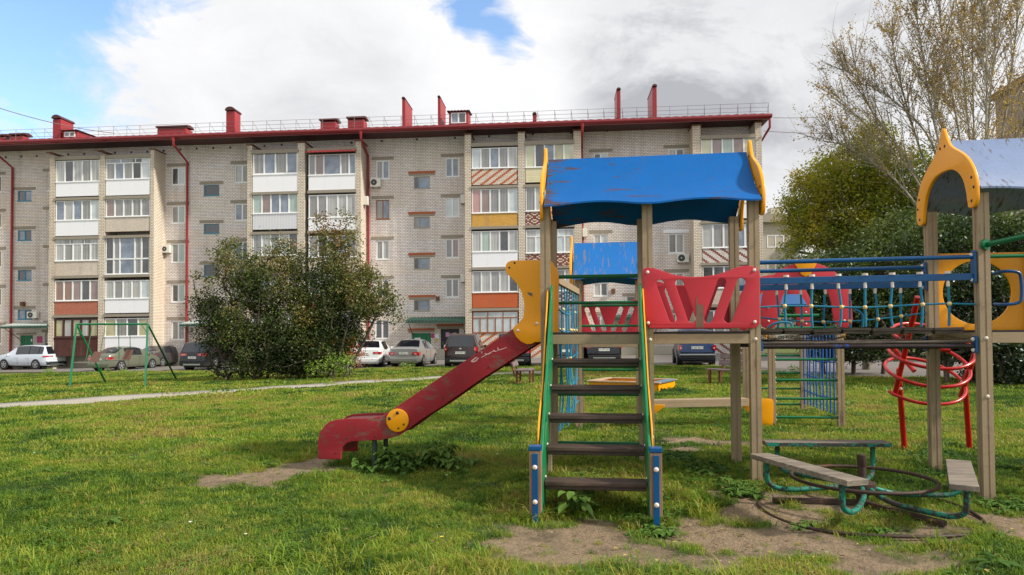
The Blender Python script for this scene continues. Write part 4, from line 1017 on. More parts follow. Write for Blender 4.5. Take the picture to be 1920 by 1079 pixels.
# ---- red wing panels
def to_T1(pts, yl): return [T1.pl(a, b, yl) for a, b in pts]
rp = [(1205,528),(1205,512),(1207,505),(1213,502.5),(1224,503),(1238,507),(1252,512),(1268,516.5),(1285,519),(1303,520),(1322,518.5),(1340,516),(1356,511.5),(1372,505.5),(1386,500.5),(1399,498.5),(1411,500),(1420,505),(1424,515),(1424,535),(1424,600),(1422,609),(1414,615),(1400,615.5),(1230,615.5),(1218,613),(1211,605),(1208,595)]
slots = [((1237.5,532),(1261.5,598),7.6),((1273.5,531.5),(1296.5,598),7.8),((1353,529.5),(1328,598.5),8),((1389.5,529.5),(1365.5,598),8.2)]
yr = -.068; rl = to_T1(rp, yr); sc_ = abs(T1.pl(1300, 560, yr)[0]-T1.pl(1301, 560, yr)[0])
sl = [capsule(*T1.pl(*a, yr), *T1.pl(*b, yr), r*sc_) for a, b, r in slots]
RPX = (min(p[0] for p in rl)+max(p[0] for p in rl))/2; RPZ = min(p[1] for p in rl)
def red_panel(parent, dx, y, dz=0, s=1, name='red_panel'):
    f_ = lambda q: [((a-RPX)*s+RPX+dx, (b-RPZ)*s+RPZ+dz) for a, b in q]
    o = slab(name, [f_(smoothloop(rl, 2))]+[f_(q) for q in sl], .022, XZ(y), M['red'], parent, .004)
    pts = [T1.pl(*q, yr) for q in ((1214,511),(1414,507),(1215,606),(1415,604))]
    pts = f_(pts); bolts(o, [(a, y-.011, b) for a, b in pts]); return o
red_panel(tw, 0, yr); red_panel(tw, 0, BAY+.068)
# flaked bare patch on the red panel, real thin chip of lost paint
fp = [(1305,560),(1307,554),(1308,572),(1311,568),(1313,575),(1316,570),(1319,574),(1319,614.6),(1305,614.6)]
slab('bare_wood_patch', [to_T1(fp, yr-.0125)], .0015, XZ(yr-.0125), wood('bare_ply', lin(96,72,58), lin(128,102,84), 2, .8, 40), tw, 0)
# ---- ladder bars closing the back of the left bay
mb = MB()
for z in (2.18, 1.87, 1.12, .79, .49, .22): mb.tube([(.05, BAY-.02 if z > 1.5 else BAY, z), (BAY-.05, BAY-.02 if z > 1.5 else BAY, z)], .019 if z < 2 else .024, 10)
mb.split('rung', M['green'], tw, 60)
bolts(tw, [(BAY*2+.0, -.05, 1.44),(0, -.05, 1.44),(BAY+.015, -.05, 1.44),(0,-.05,.62),(0,-.05,1.1)])
# ---- steps
st = empty('steps', (0, 0, 0)); st.parent = fr_set
def stepY(z): return .06-(1.5-z)/.25*.268
for k in range(1, 6):
    z = .25*k; yf = stepY(z); mb = MB()
    mb.box(.082, .945, yf, yf+.20, z-.038, z); mb.box(.09, .94, yf+.03, yf+.055, z-.075, z-.039)
    mb.build('tread', M['step'], st, bevel=.006)
for xs_i, (xg, xy) in enumerate(((.066, .03), (.962, .99))):
    # green side plate: a long slanted board whose top rises into the hand grip
    g = [(-1.36,-.05),(-1.12,-.05),(-1.0,.10),(-.06,1.16),(-.05,1.40),(-.05,1.96),(-.08,1.985),(-.13,1.95),(-.20,1.82),(-.48,1.50),(-.80,1.12),(-1.14,.76),(-1.30,.58),(-1.38,.42),(-1.39,.2)]
    cutg = []
    for k in range(3): a = -.36-.30*k; z = 1.40-.34*k; cutg.append(capsule(a, z, a-.13, z-.15, .022))
    slab('side_plate', [smoothloop(g, 3)]+cutg, .022, YZ(xg), M['green_plate'], st, .004)
    yb = [(-.04,1.93),(-.10,1.95),(-.18,1.86),(-.45,1.50),(-.80,1.05),(-1.12,.80),(-1.24,.68),(-1.27,.56),(-1.24,.50),(-1.17,.55),(-.98,.72),(-.72,.94),(-.40,1.30),(-.05,1.72)]
    slab('handrail_plate', [smoothloop(yb, 3)], .014, YZ(xy), M['yellow'], st, .003)
    sg = -1 if xs_i == 0 else 1
    bolts(st, [(xy+sg*.007, a, b) for a, b in ((-.06,1.74),(-.10,1.5),(-.33,1.36),(-.62,1.05),(-.9,.78),(-1.15,.62))]+[(xg+sg*.011, a, b) for a, b in ((-1.05,.36),(-1.2,.2))], .02, (sg, 0, 0))
    bolts(st, [(xg-sg*.011, a, b) for a, b in ((-.2,1.25),(-.42,1.0),(-.64,.75),(-.86,.5),(-1.08,.25))], .014, (-sg, 0, 0))
    # footing post with steel strap
    xc = .03 if xs_i == 0 else .998; yc_ = -1.50; zt_ = .55
    mb = MB(); mb.box(xc-.048, xc+.048, yc_-.048, yc_+.048, .045, zt_); pm = mb.build('foot_post', wood('foot_post_wood', lin(112,86,64), lin(160,132,104), 2, .7), st, bevel=.004)
    mb = MB(); mb.box(xc-.052, xc+.052, yc_-.052, yc_+.052, zt_+.001, zt_+.04); mb.build('post_cap', M['blue'], pm, bevel=.008)
    mb = MB(); mb.box(xc-.022, xc+.024, yc_-.062, yc_-.0485, -.15, zt_-.02); mb.build('steel_strap', M['blue'], pm, bevel=.002)
    bolts(pm, [(xc, yc_-.062, .14), (xc, yc_-.062, .42)], .021)
# ---- slide
sd_ = empty('slide', (0, 0, 0)); sd_.parent = fr_set
ya, yb_ = .26, .78
sp = [(598,861),(596.5,846),(597,826),(600,812),(607,801),(618,791),(630,787),(660,785),(695,784),(716,780),(730,773),(742,764),(800,725),(880,672),(962,617),(975,607),(1006,607),(1006,645),(975,665),(900,713),(830,762),(790,787),(765,806),(750,816),(735,821),(715,825),(690,826.5),(660,828),(650,831),(643,838),(640,848),(640,861)]
spl = [T1.pl(a, b, ya) for a, b in sp]
for yy in (ya, yb_):
    slab('slide_side', [spl], .026, XZ(yy), M['red_slide'], sd_, .005)
# bed: polyline between the sides
bed = [(962,629),(880,684),(800,737),(742,775),(730,783),(716,786.5),(695,789),(660,789.5),(632,791),(620,795),(611,802),(604,813)]
bl = [T1.pl(a, b, ya) for a, b in bed]; bl = [(.10, ZD+.02), (-.02, ZD)]+bl[0:]
mb = MB(); n = len(bl)
for (x, z) in bl:
    for yy in (ya+.014, yb_-.014):
        mb.v += [(x, yy, z), (x, yy, z-.03)]
for i in range(n-1):
    q = i*4; mb.f += [(q, q+2, q+6, q+4), (q+1, q+5, q+7, q+3)]; mb.mi += [0, 0]
mb.build('slide_bed', paint('worn_slide_bed', lin(150,60,62), .45, .3, .9, lin(92,82,74), (6,14,6), .4, .2, .5), sd_, 60)
# front lip plate and cross board inside the foot
x0_, z0_ = T1.pl(643, 845, ya); x1_, z1_ = T1.pl(643, 812, ya); mb = MB(); mb.box(x0_-.03, x0_-.005, ya+.015, yb_-.015, z0_-.02, z1_); mb.build('cross_board', M['red_slide'], sd_)
yp = [(1011,488.5),(960,489),(952,492),(948.5,498),(948,507),(951,514),(959,521),(970,533),(978,548),(982.5,565),(983.5,582),(981,596),(974,605),(962,615),(963,622),(968,632),(977,641),(988,646),(996,645.5),(1003,642),(1036,642),(1040,640),(1041,630),(1041,505),(1038,494),(1032,489)]
ypl = [T1.pl(a, b, ya-.028) for a, b in yp]
for yy in (ya-.028, yb_+.028):
    o = slab('side_wing', [ypl], .022, XZ(yy), M['yellow'], sd_, .004)
    bolts(o, [(*[T1.pl(a, b, ya-.028)[0]], yy-.011, T1.pl(a, b, ya-.028)[1]) for a, b in ((955,502.5),(965,493.5))], .012, (0,-1,0), 'bolt_dark')
    bolts(o, [(T1.pl(a, b, ya-.028)[0], yy-.011, T1.pl(a, b, ya-.028)[1]) for a, b in ((971,620),(1007,607))], .017)
chip = [(988,549),(990,548),(996,549),(999,551),(998,553),(999,557),(995,555),(992,554)]
slab('bare_patch', [[T1.pl(a, b, ya-.04) for a, b in chip]], .001, XZ(ya-.0405), wood('bare_ply_grey', lin(96,84,70), lin(140,122,100), 0, .8, 40), sd_, 0)
dc = T1.pl(745.5, 788.5, ya-.02); rr = abs(T1.pl(745, 788, ya)[0]-T1.pl(766, 788, ya)[0])
for yy in (ya-.022, yb_+.022):
    o = slab('joint_disc', [circ(*dc, rr, 36)], .018, XZ(yy), M['yellow'], sd_, .004)
    if yy < .5:
        bolts(o, [(T1.pl(a, b, yy)[0], yy-.009, T1.pl(a, b, yy)[1]) for a, b in ((745.5,774.5),(730.5,785))], .02, (0,-1,0), 'bolt_dark'); bolts(o, [(T1.pl(a, b, yy)[0], yy-.009, T1.pl(a, b, yy)[1]) for a, b in ((757.5,796),(747.5,803.5))], .012, (0,-1,0), 'iron')
sb = bolts(sd_, [(T1.pl(a, b, ya)[0], ya-.013, T1.pl(a, b, ya)[1]) for a, b in ((705,818),(652,821),(631,849),(917,689),(831,747))], .010, (0,-1,0), 'iron')
mb = MB(); xa = T1.pl(699, 825, ya)[0]
for yy, xx in ((ya+.06, xa), (yb_-.06, xa)): mb.tube([(xx, yy, -.2), (xx, yy, T1.pl(699, 822, ya)[1]-.01)], .028, 10)
mb.split('support_leg', paint('slide_leg_paint', lin(58,74,70), .5, .2, .6, lin(80,62,50), (12,12,12)), sd_, 60)
# white chalk scribbles on the side
mb = MB()
def scr(pts, r=.0035):
    mb.tube([(T1.pl(a, b, ya)[0], ya-.0135, T1.pl(a, b, ya)[1]) for a, b in pts], r, 4)
scr([(903,671),(908,668),(915,664),(921,661),(927,659)]); scr([(925,657),(930,660),(935,657),(933,652)]); scr([(909,664),(916,665),(921,662)]); scr([(936,657),(942,655),(950,652)])
scr([(884,678),(888,675),(893,671),(897,672),(893,677),(888,679),(884,678)], .007); scr([(903,663),(905,661),(902,660)])
mb.build('chalk_scribble', plain('chalk', lin(226,196,190), .9), sd_)
mb = MB()
# ---- rope bridge
br = empty('rope_bridge', (0, 0, 0)); br.parent = fr_set
A0 = T1.m @ Vector((2*BAY, 0, 0)); B0 = T2.m @ Vector((0, 0, 0)); A1 = T1.m @ Vector((2*BAY, BAY, 0)); B1 = T2.m @ Vector((0, BAY, 0))
I1 = T1.i
def L(v): return I1 @ v
a0, b0, a1, b1 = L(A0), L(B0), L(A1), L(B1)
def lerp(p, q, u, z, dy=0): r = p.lerp(q, u); return Vector((r.x, r.y+dy, z))
for nm_, (p, q) in enumerate(((a0, b0), (a1, b1))):
    mb = MB(); mb.tube([lerp(p, q, .028, 2.205), lerp(p, q, .972, 2.205)], .021, 12); mb.build('top_rail', M['blue'], br, 60)
    mb = MB(); d = (q-p); d.z = 0; ln = d.length; Mx = Matrix.Translation(Vector((p.x, p.y, 0))) @ Matrix.Rotation(math.atan2(d.y, d.x), 4, 'Z')
    mb.box(.055, ln-.055, -.018, .018, 1.985, 2.05, 0, Mx); mb.build('lower_rail', M['blue'], br, bevel=.004)
    mb = MB(); mb.tube([lerp(p, q, .028, 1.365), lerp(p, q, .972, 1.365)], .024, 12); mb.build('bottom_pole', M['dark_pole'], br, 60)
    mb = MB(); mb.tube([lerp(p, q, .03, 1.40+.02*nm_), lerp(p, q, .5, 1.40), lerp(p, q, .97, 1.41)], .014, 8); mb.build('cable_pole', M['dark_wood'], br, 60)
    # ropes
    us = [.15+.118*k for k in range(8)] if nm_ == 0 else [.10+.125*k for k in range(7)]
    zrope = lambda u: (1.755+.012*math.sin(3*u*PI)) if nm_ == 0 else (1.72-.10*math.sin(PI*u))
    hr = MB(); hr.tube([lerp(p, q, u, zrope(u), -.0) for u in np.linspace(.03, .97, 24)], .0095, 7); hr.build('rope', M['teal'], br, 60)
    for u in us:
        if u > .97: continue
        jx = .012*math.sin(u*37); mb = MB()
        mb.tube([lerp(p, q, u, 2.03), lerp(p, q, u+jx*.3, 1.9), lerp(p, q, u+jx, zrope(u)), lerp(p, q, u+jx*.7, 1.62), lerp(p, q, u+jx*.2, 1.555)], .0125, 7); o = mb.build('rope', M['teal'], br, 60)
        kb = MB(); kb.dome(lerp(p, q, u+jx, zrope(u)), .023, (0, 0, 1), 1, 8); kb.dome(lerp(p, q, u+jx, zrope(u)), .023, (0, 0, -1), 1, 8); kb.build('rope_knot', M['ball'], o, 60)
        kb = MB(); c_ = lerp(p, q, u, 2.051); kb.tube([lerp(p, q, u, 1.93), lerp(p, q, u, 1.984), lerp(p, q, u, 1.985), lerp(p, q, u, 2.051), lerp(p, q, u, 2.0515), c_+Vector((0, 0, .022))], [.016, .016, .014, .014, .028, .028], 10); kb.build('rope_clamp', M['bolt'], o, 60)
# loose rope ends
mb = MB(); mb.tube(catmull([lerp(a0, b0, .06, 1.55), lerp(a0, b0, .10, 1.60, -.02), lerp(a0, b0, .16, 1.60, -.03), lerp(a0, b0, .17, 1.56, -.03)], 5), .011, 7); mb.tube(catmull([lerp(a1, b1, .62, 1.76), lerp(a1, b1, .66, 1.70), lerp(a1, b1, .66, 1.56)], 4), .0125, 7); mb.build('rope', M['teal'], br, 60)
# planks of the walkway, slightly askew, and the chains they hang on
npl = 7
for k in range(npl):
    u0, u1 = .035+.133*k, .035+.133*(k+1)-.008; ax_ = (u0+u1)/2; c_ = lerp(a0, b0, ax_, 0).lerp(lerp(a1, b1, ax_, 0), .5); d = (b0-a0); ln = d.length*(u1-u0)
    tl = [.02,-.012,.03,-.02,.012,-.03,.02][k]*1.0; zc = 1.525+[0,.006,-.004,.008,0,.006,.004][k]
    Mx = Matrix.Translation(Vector((c_.x, c_.y, zc))) @ Matrix.Rotation(math.atan2(d.y, d.x), 4, 'Z') @ Matrix.Rotation(-tl, 4, 'Y')
    mb = MB(); mb.box(-ln/2, ln/2, -.44, .44, -.014, .014, 0, Mx); mb.box(-ln/2+.01, ln/2-.01, -.42, -.34, -.045, -.0145, 0, Mx); mb.box(-ln/2+.01, ln/2-.01, .34, .42, -.045, -.0145, 0, Mx)
    mb.build('plank', M['dark_wood'], br, bevel=.003)
mb = MB()
for (p, q, dy) in ((a0, b0, .06), (a1, b1, -.06)):
    prev = None
    for k in range(80):
        u = .03+.94*k/79; z = 1.47-.035*abs(math.sin(u*7*PI)); c_ = lerp(p, q, u, z, dy); pr_ = []
        for m in range(7):
            t_ = 2*PI*m/6
            off = Vector((math.cos(t_)*.017, math.sin(t_)*.008 if k % 2 else 0, 0 if k % 2 else math.sin(t_)*.008)); pr_.append(c_+off)
        mb.tube(pr_, .0028, 4, 0, False)
mb.build('chain', M['iron'], br, 60)
mb = MB()
for p, z0, z1 in ((b0, 1.96, 2.26), (b1, 1.96, 2.26), (b0, 1.30, 1.46), (a0, 1.32, 1.42), (b1, 1.3, 1.46)): mb.box(p.x-.085 if p.x > 3 else p.x+.052, p.x-.06 if p.x > 3 else p.x+.075, p.y-.035, p.y+.035, z0, z1)
mb.split('rail_bracket', M['blue'], br, bevel=.004)
bolts(br, [(b0.x-.09, b0.y-.0, z) for z in (1.99, 2.22, 1.33, 1.43)]+[(b1.x-.09, b1.y, z) for z in (1.99, 2.22)], .02, (-.3,-1,0))
# ---- second tower (its own local frame nested under the set)
t2 = empty('tower', (0, 0, 0)); t2.parent = fr_set; t2.matrix_basis = T1.i @ T2.m
DZ = -.04
for (i, j) in ((0,0),(1,0),(0,1),(1,1)): post(t2, BAY*i, BAY*j, 2.80, -.45)
mb = MB()
for y in (0, BAY): mb.box(.052, BAY-.052, y-.045, y+.035, 1.395, 1.492)
for x in (0, BAY): mb.box(x-.035, x+.035, .055, BAY-.055, 1.395, 1.49)
mb.split('deck_beam', M['beam'], t2, bevel=.004)
mb = MB(); mb.box(.055, BAY-.055, -.03, BAY+.03, 1.494, 1.516); mb.build('deck', M['ply_dark'], t2)
r2 = empty('roof', (0, 0, 0)); r2.parent = fr_set; r2.matrix_basis = T1.i @ T2.m
PK2 = peak2; print('peak2', peak2)
roof_pair(r2, -.05, 1.14, PK2-.13, PK2-.75, M['sheen_roof'], phase=PI*.9)
gable(r2, -.075, PK2); gable(r2, 1.17, PK2)
# yellow porthole panel on the far side
yb2 = BAY+.07; hc = T2.pl(1831, 549, yb2); hr_ = .345; zt2, zb2 = T2.pl(1800, 475.5, yb2)[1], T2.pl(1800, 620, yb2)[1]
rect = [(-.02, zb2), (BAY+.02, zb2), (BAY+.02, zt2), (-.02, zt2)]
pn = slab('porthole_panel', [rect, circ(*hc, hr_, 44)], .024, XZ(yb2), M['yellow'], t2, .005)
mb = MB(); mb.tube(catmull([(hc[0]+.16, yb2-.03, hc[1]+.20), (hc[0]+.20, yb2-.14, hc[1]+.215), (hc[0]+.33, yb2-.16, hc[1]+.2), (hc[0]+.36, yb2-.16, hc[1]+.12), (hc[0]+.36, yb2-.16, hc[1]-.05), (hc[0]+.33, yb2-.16, hc[1]-.12), (hc[0]+.20, yb2-.14, hc[1]-.14), (hc[0]+.16, yb2-.03, hc[1]-.13)], 5), .017, 8); mb.build('grab_handle', M['blue'], t2, 60)
mb = MB(); mb.tube([(.05, -.0, 2.205), (BAY-.05, 0, 2.205)], .018, 10); mb.tube([(0+.02, -.06, 2.31), (.16, -.46, 2.335), (.45, -1.1, 2.37)], .026, 12); mb.split('handrail', M['green'], t2, 60)
mb = MB(); mb.tube([(-.0, -.052, 2.31), (.012, -.075, 2.31)], .052, 14); mb.build('flange', M['green'], t2, 60)
bolts(t2, [(-.0, -.05, 1.44), (0, -.05, .9)])
mb = MB()
for z in (.25, .55, .85, 1.15): mb.tube([(BAY, .05, z), (BAY, BAY-.05, z)], .019, 8)
mb.split('rung', M['green'], t2, 60)
# ---- blue net hanging between the front tower and the rear set
T3 = Fr(1.065, 11.12, -R(7.5))
p3 = L(T3.m @ Vector((0, 0, 0))); pb = Vector((0, BAY, 0))
mb = MB(); d = p3-pb; d.z = 0; Mx = Matrix.Translation(pb) @ Matrix.Rotation(math.atan2(d.y, d.x), 4, 'Z'); mb.box(.06, d.length-.06, -.03, .03, 2.13, 2.22, 0, Mx); mb.box(.06, d.length-.06, -.03, .03, 1.38, 1.46, 0, Mx)
mb.split('net_beam', M['beam'], fr_set, bevel=.004)
nets = empty('climbing_net', (0, 0, 0)); nets.parent = fr_set
rg = random.Random(4)
for k in range(9):
    u = .07+.105*k; p = pb.lerp(p3, u); q = pb.lerp(p3, min(.97, u*.75+.10)); mb = MB()
    mb.tube(catmull([(p.x, p.y, 2.13), (p.x+rg.uniform(-.02,.02), p.y, 1.7), (p.x+rg.uniform(-.03,.03), p.y+rg.uniform(-.03,.03), 1.1), (q.x+rg.uniform(-.05,.05), q.y, .6), (q.x+rg.uniform(-.05,.02), q.y-.1, .25)], 4), .012, 6); mb.build('rope', M['teal'], nets, 60)
for k, z in enumerate((1.85, 1.6, 1.2, .8, .45)):
    mb = MB(); mb.tube(catmull([pb.lerp(p3, .03)+Vector((0, 0, z)), pb.lerp(p3, .35)+Vector((.02, 0, z-.08)), pb.lerp(p3, .7)+Vector((-.02, 0, z-.05)), pb.lerp(p3, .97)+Vector((0, 0, z))], 5), .011, 6); mb.build('rope', M['teal'], nets, 60)
kb = MB()
for k in range(16):
    p = pb.lerp(p3, rg.uniform(.1, .9)); z = rg.choice((1.83, 1.56, 1.16, .76)); kb.dome((p.x, p.y, z), .022, (0,0,1), 1, 7); kb.dome((p.x, p.y, z), .022, (0,0,-1), 1, 7)
kb.split('rope_knot', M['ball'], nets, 60)
# ================================================================ rear playground set
rs = empty('playground_set', (T3.o.x, T3.o.y, 0), -R(7.5), 'smaller rear playground set with a worn blue roof, red arches and green rungs', 'playground set')
t3 = empty('tower', (0, 0, 0)); t3.parent = rs; W3 = 1.0
for (i, j) in ((0,0),(1,0),(0,1),(1,1)): post(t3, W3*i, BAY*j, 2.42)
mb = MB()
for y in (0, BAY): mb.box(.052, W3-.052, y-.045, y+.035, 1.29, 1.40)
mb.split('deck_beam', M['beam'], t3, bevel=.004)
mb = MB(); mb.box(.055, W3-.055, -.03, BAY+.03, 1.402, 1.424); mb.build('deck', M['ply_dark'], t3)
ro = empty('roof', (0, 0, 0)); ro.parent = rs
roof_pair(ro, -.08, 1.10, 3.03, 2.40, M['blue_roof_worn'])
mb_ = [(a+BAY/2, b+3.15) for a, b in GABLE]
slab('gable_board', [mb_], .034, YZ(-.12), M['yellow'], ro, .008); slab('gable_board', [mb_], .034, YZ(1.14), M['yellow'], ro, .008)
# red panel of the rear tower (far side) : same pattern as in front
xr0, zr0 = T3.pl(1086, 628, BAY-.09)
red_panel(t3, .5*W3-RPX, BAY-.09, T3.pl(1140, 628, BAY-.09)[1]-RPZ, .97)
mb = MB()
for z in (1.955, 1.63, .93, .55): mb.tube([(.05, 0, z), (W3-.05, 0, z)], .019, 8)
mb.split('rung', M['green'], t3, 60)
# bench board joining the rear tower to the climbing arches
T4 = Fr(4.205, 11.26, -R(7.5)); p4 = T3.i @ (T4.m @ Vector((0, 0, 0)))
bs = empty('seat_bay', (0, 0, 0)); bs.parent = rs
pA = Vector((W3, 0, 0)); d = p4-pA; d.z = 0; Mx = Matrix.Translation(pA) @ Matrix.Rotation(math.atan2(d.y, d.x), 4, 'Z')
mb = MB(); mb.box(.06, d.length-.42, -.05, .18, .40, .45, 0, Mx); mb.box(.06, d.length-.42, -.05, -.01, .33, .399, 0, Mx); mb.build('seat_board', M['beam'], bs, bevel=.004)
def panel_w(parent, F4, pts, y, th, m, name): return slab(name, [[F4.pl(a, b, y) for a, b in pts]], th, XZ(y), m, parent, .005)
e4 = empty('climbing_arches', (0, 0, 0)); e4.parent = rs; e4.matrix_basis = T3.i @ T4.m
panel_w(e4, T4, [(1393,748),(1442,748),(1449,750),(1450,756),(1450,792),(1446,799),(1437,800),(1430,797),(1418,785),(1394,765)], -.075, .022, M['yellow'], 'seat_side_panel')
o = slab('seat_side_panel', [[T3.pl(a, b, -.075) for a, b in ((1222,759),(1247,759),(1246,763),(1224,779),(1219,779))]], .022, XZ(-.075), M['yellow'], bs, .004)
W4, D4 = 1.055, 2.1
for (i, j) in ((0,0),(1,0),(0,1),(1,1)): post(e4, W4*i, D4*j, 1.95, -.3, .1)
mb = MB()
for z in (1.58, 1.07, .74, .44, .14): mb.tube([(.05, 0, z), (W4-.05, 0, z)], .02, 8); mb.tube([(.05, D4, z), (W4-.05, D4, z)], .02, 8)
mb.tube([(0, .05, 1.95), (0, D4-.05, 1.95)], .02, 8); mb.tube([(.05, 0.9, 1.80), (W4-.05, .9, 1.80)], .028, 8)
for z in (.14, .44, .74, 1.07): mb.tube([(0, .05, z), (0, D4-.05, z)], .015, 6) if z > 2 else None
mb.split('rung', M['green'], e4, 60)
bolts(e4, [(W4-.05, -.03, z+s) for z in (1.58,1.07,.74,.44,.14) for s in (-.04, .04)]+[(.05, -.03, z+s) for z in (1.58,1.07,.74,.44,.14) for s in (-.04, .04)], .014, (0,-1,0))
mb = MB(); ny = 11
for k in range(ny): y = .12+(D4-.22)*k/(ny-1); mb.tube([(W4, y, 1.52), (W4+.01*math.sin(k*3), y, .8), (W4, y, .16)], .013, 6)
for z in (1.32, 1.02, .72, .42): mb.tube([(W4, .06, z), (W4, D4*.5, z-.03), (W4, D4-.06, z)], .013, 6)
mb.build('rope_net', M['blue_rope'], e4, 60)
def arch(y, zt, parent, key=True):
    cx = W4/2; out = []; inn = []
    for k in range(25):
        t_ = PI*k/24; out.append((cx+.70*math.cos(t_), zt-.78+.78*(abs(math.sin(t_))**.85)))
    out2 = [(cx-.71, zt-.95), (cx-.68, zt-1.03), (cx-.60, zt-1.06), (cx-.50, zt-1.04), (cx-.42, zt-.96)]
    for k in range(21):
        t_ = PI-PI*k/20; inn.append((cx+.40*math.cos(t_), zt-.80+.55*math.sin(t_)))
    out3 = [(cx+.42, zt-.96), (cx+.50, zt-1.04), (cx+.60, zt-1.06), (cx+.68, zt-1.03), (cx+.71, zt-.95)]
    o = slab('arch_panel', [out+out2+inn+out3], .022, XZ(y), M['red'], parent, .004)
    bolts(o, [(cx+s*.58, y-.011, zt-h) for s in (-1, 1) for h in (.72, .94)], .018)
    if key: slab('keystone', [[(cx-.17, zt+.04), (cx-.13, zt+.055), (cx-.09, zt+.03), (cx-.03, zt+.03), (cx, zt+.05), (cx+.03, zt+.03), (cx+.09, zt+.03), (cx+.13, zt+.055), (cx+.17, zt+.04), (cx+.16, zt-.04), (cx+.07, zt-.2), (cx, zt-.235), (cx-.07, zt-.2), (cx-.16, zt-.04)]], .024, XZ(y-.026), M['yellow'], o, .004)
zA = T4.pl(1510, 492.5, -.06)[1]; arch(-.065, zA, e4); arch(D4-.065, zA-.02, e4, False)
mb = MB()
for x in (-.08, W4+.06): mb.box(x-.012, x+.012, -.05, .10, 1.42, 1.80)
mb.split('side_board', M['yellow'], e4, bevel=.004)
# small blue roofed panel between the arches
mb = MB(); mb.add([(.12, 1.35, 2.02), (W4-.12, 1.35, 2.02), (W4-.12, 1.75, 2.22), (.12, 1.75, 2.22), (.12, 1.35, 2.0), (W4-.12, 1.35, 2.0), (W4-.12, 1.75, 2.2), (.12, 1.75, 2.2)], [(0,1,2,3),(7,6,5,4),(0,4,5,1),(1,5,6,2),(2,6,7,3),(3,7,4,0)])
mb.build('blue_board', M['blue'], e4)
# ================================================================ red coil climber
C = empty('coil_climber', (5.2, 8.6, gz(5.2, 8.6)), 0, 'red painted steel coil climber leaning on slanted tubes behind the right tower', 'climber')
ci = C.location
def cl(p): return tuple(Vector(p)-ci)
gl = lambda x, y: gz(x, y)-.05
mb = MB(); mb.tube([cl((4.74,8.62,.72)), cl((4.62,7.95,1.75)), cl((4.60,7.85,1.9))], .031, 12); mb.build('slanted_tube', M['red_tube'], C, 60)
mb = MB(); mb.tube([cl((5.56,8.62,.70)), cl((5.44,8.0,1.55)), cl((5.42,7.9,1.68))], .031, 12); mb.build('slanted_tube', M['red_tube'], C, 60)
mb = MB(); mb.tube([cl((4.95,8.55,1.02)), cl((4.86,8.85,1.3)), cl((4.80,8.5,1.55))], .028, 10); mb.build('brace_tube', M['red_tube'], C, 60)
mb = MB(); mb.tube([cl((4.77,8.56,1.05)), cl((4.80,8.62,.9)), cl((4.93,8.76,gl(4.93,8.76)))], .033, 12); mb.build('leg', M['red_tube'], C, 60)
mb = MB(); mb.tube([cl((5.58,8.50,1.02)), cl((5.60,8.6,.9)), cl((5.80,8.84,gl(5.8,8.84)))], .033, 12); mb.build('leg', M['red_tube'], C, 60)
mb = MB(); c0 = Vector((5.13, 8.70, .80)); c1 = Vector((5.0, 8.2, 1.50)); pts = []
for k in range(181):
    u = k/180; th = -PI*.95+u*2*PI*3.2; c_ = c0.lerp(c1, u); r_ = .455
    pts.append(cl((c_.x+r_*math.cos(th), c_.y+r_*math.sin(th)*.86, c_.z+r_*math.sin(th)*.46)))
mb.tube(pts, .021, 8); mb.build('coil', M['red_tube'], C, 60)
mb = MB()
for p in ((4.80,8.59,.80),(4.82,8.62,.88),(5.55,8.58,.80),(5.55,8.58,.88)): mb.dome(cl(p), .02, (0,-1,0), .8, 8)
mb.split('bolt_cap', M['bolt'], C)
# ================================================================ merry-go-round
gx, gy = 3.04, 6.07; g0 = gz(gx, gy)
mg = empty('merry_go_round', (gx, gy, g0), 0, 'old roundabout with three grey plank seats on turquoise bent pipes, no hoop handle', 'roundabout')
ha = .45-g0
mb = MB(); mb.tube([(0,0,-.1),(0,0,.10)], .05, 12); mb.tube([(0,0,.10),(0,0,.115),(0,0,.20),(0,0,.215)], [.07,.105,.11,.08], 14); mb.tube([(0,0,.215),(0,0,.34)], .033, 12); mb.tube([(0,0,.34),(0,0,.345),(0,0,.44),(0,0,.445)], [.034,.037,.037,.03], 12)
mb.build('hub', M['iron'], mg, 40)
mb = MB(); mb.tube([(.575*math.cos(2*PI*k/48), .575*math.sin(2*PI*k/48), .235) for k in range(49)], .016, 8); mb.build('ring', M['iron'], mg, 60)
mb = MB(); mb.tube([(.86*math.cos(a_)-.05, .86*math.sin(a_)-.12, .0+.015*math.sin(3*a_)) for a_ in [PI*.93+PI*1.22*k/40 for k in range(41)]], .014, 7); mb.build('ground_ring', M['iron'], mg, 60)
mb = MB()
for a_ in (172, 292): c_, s_ = math.cos(R(a_)), math.sin(R(a_)); mb.box(.03, .75, -.025, .025, .01, .05, 0, Matrix.Rotation(R(a_), 4, 'Z'))
mb.split('ground_leg', M['iron'], mg)
sh = .385-g0*0
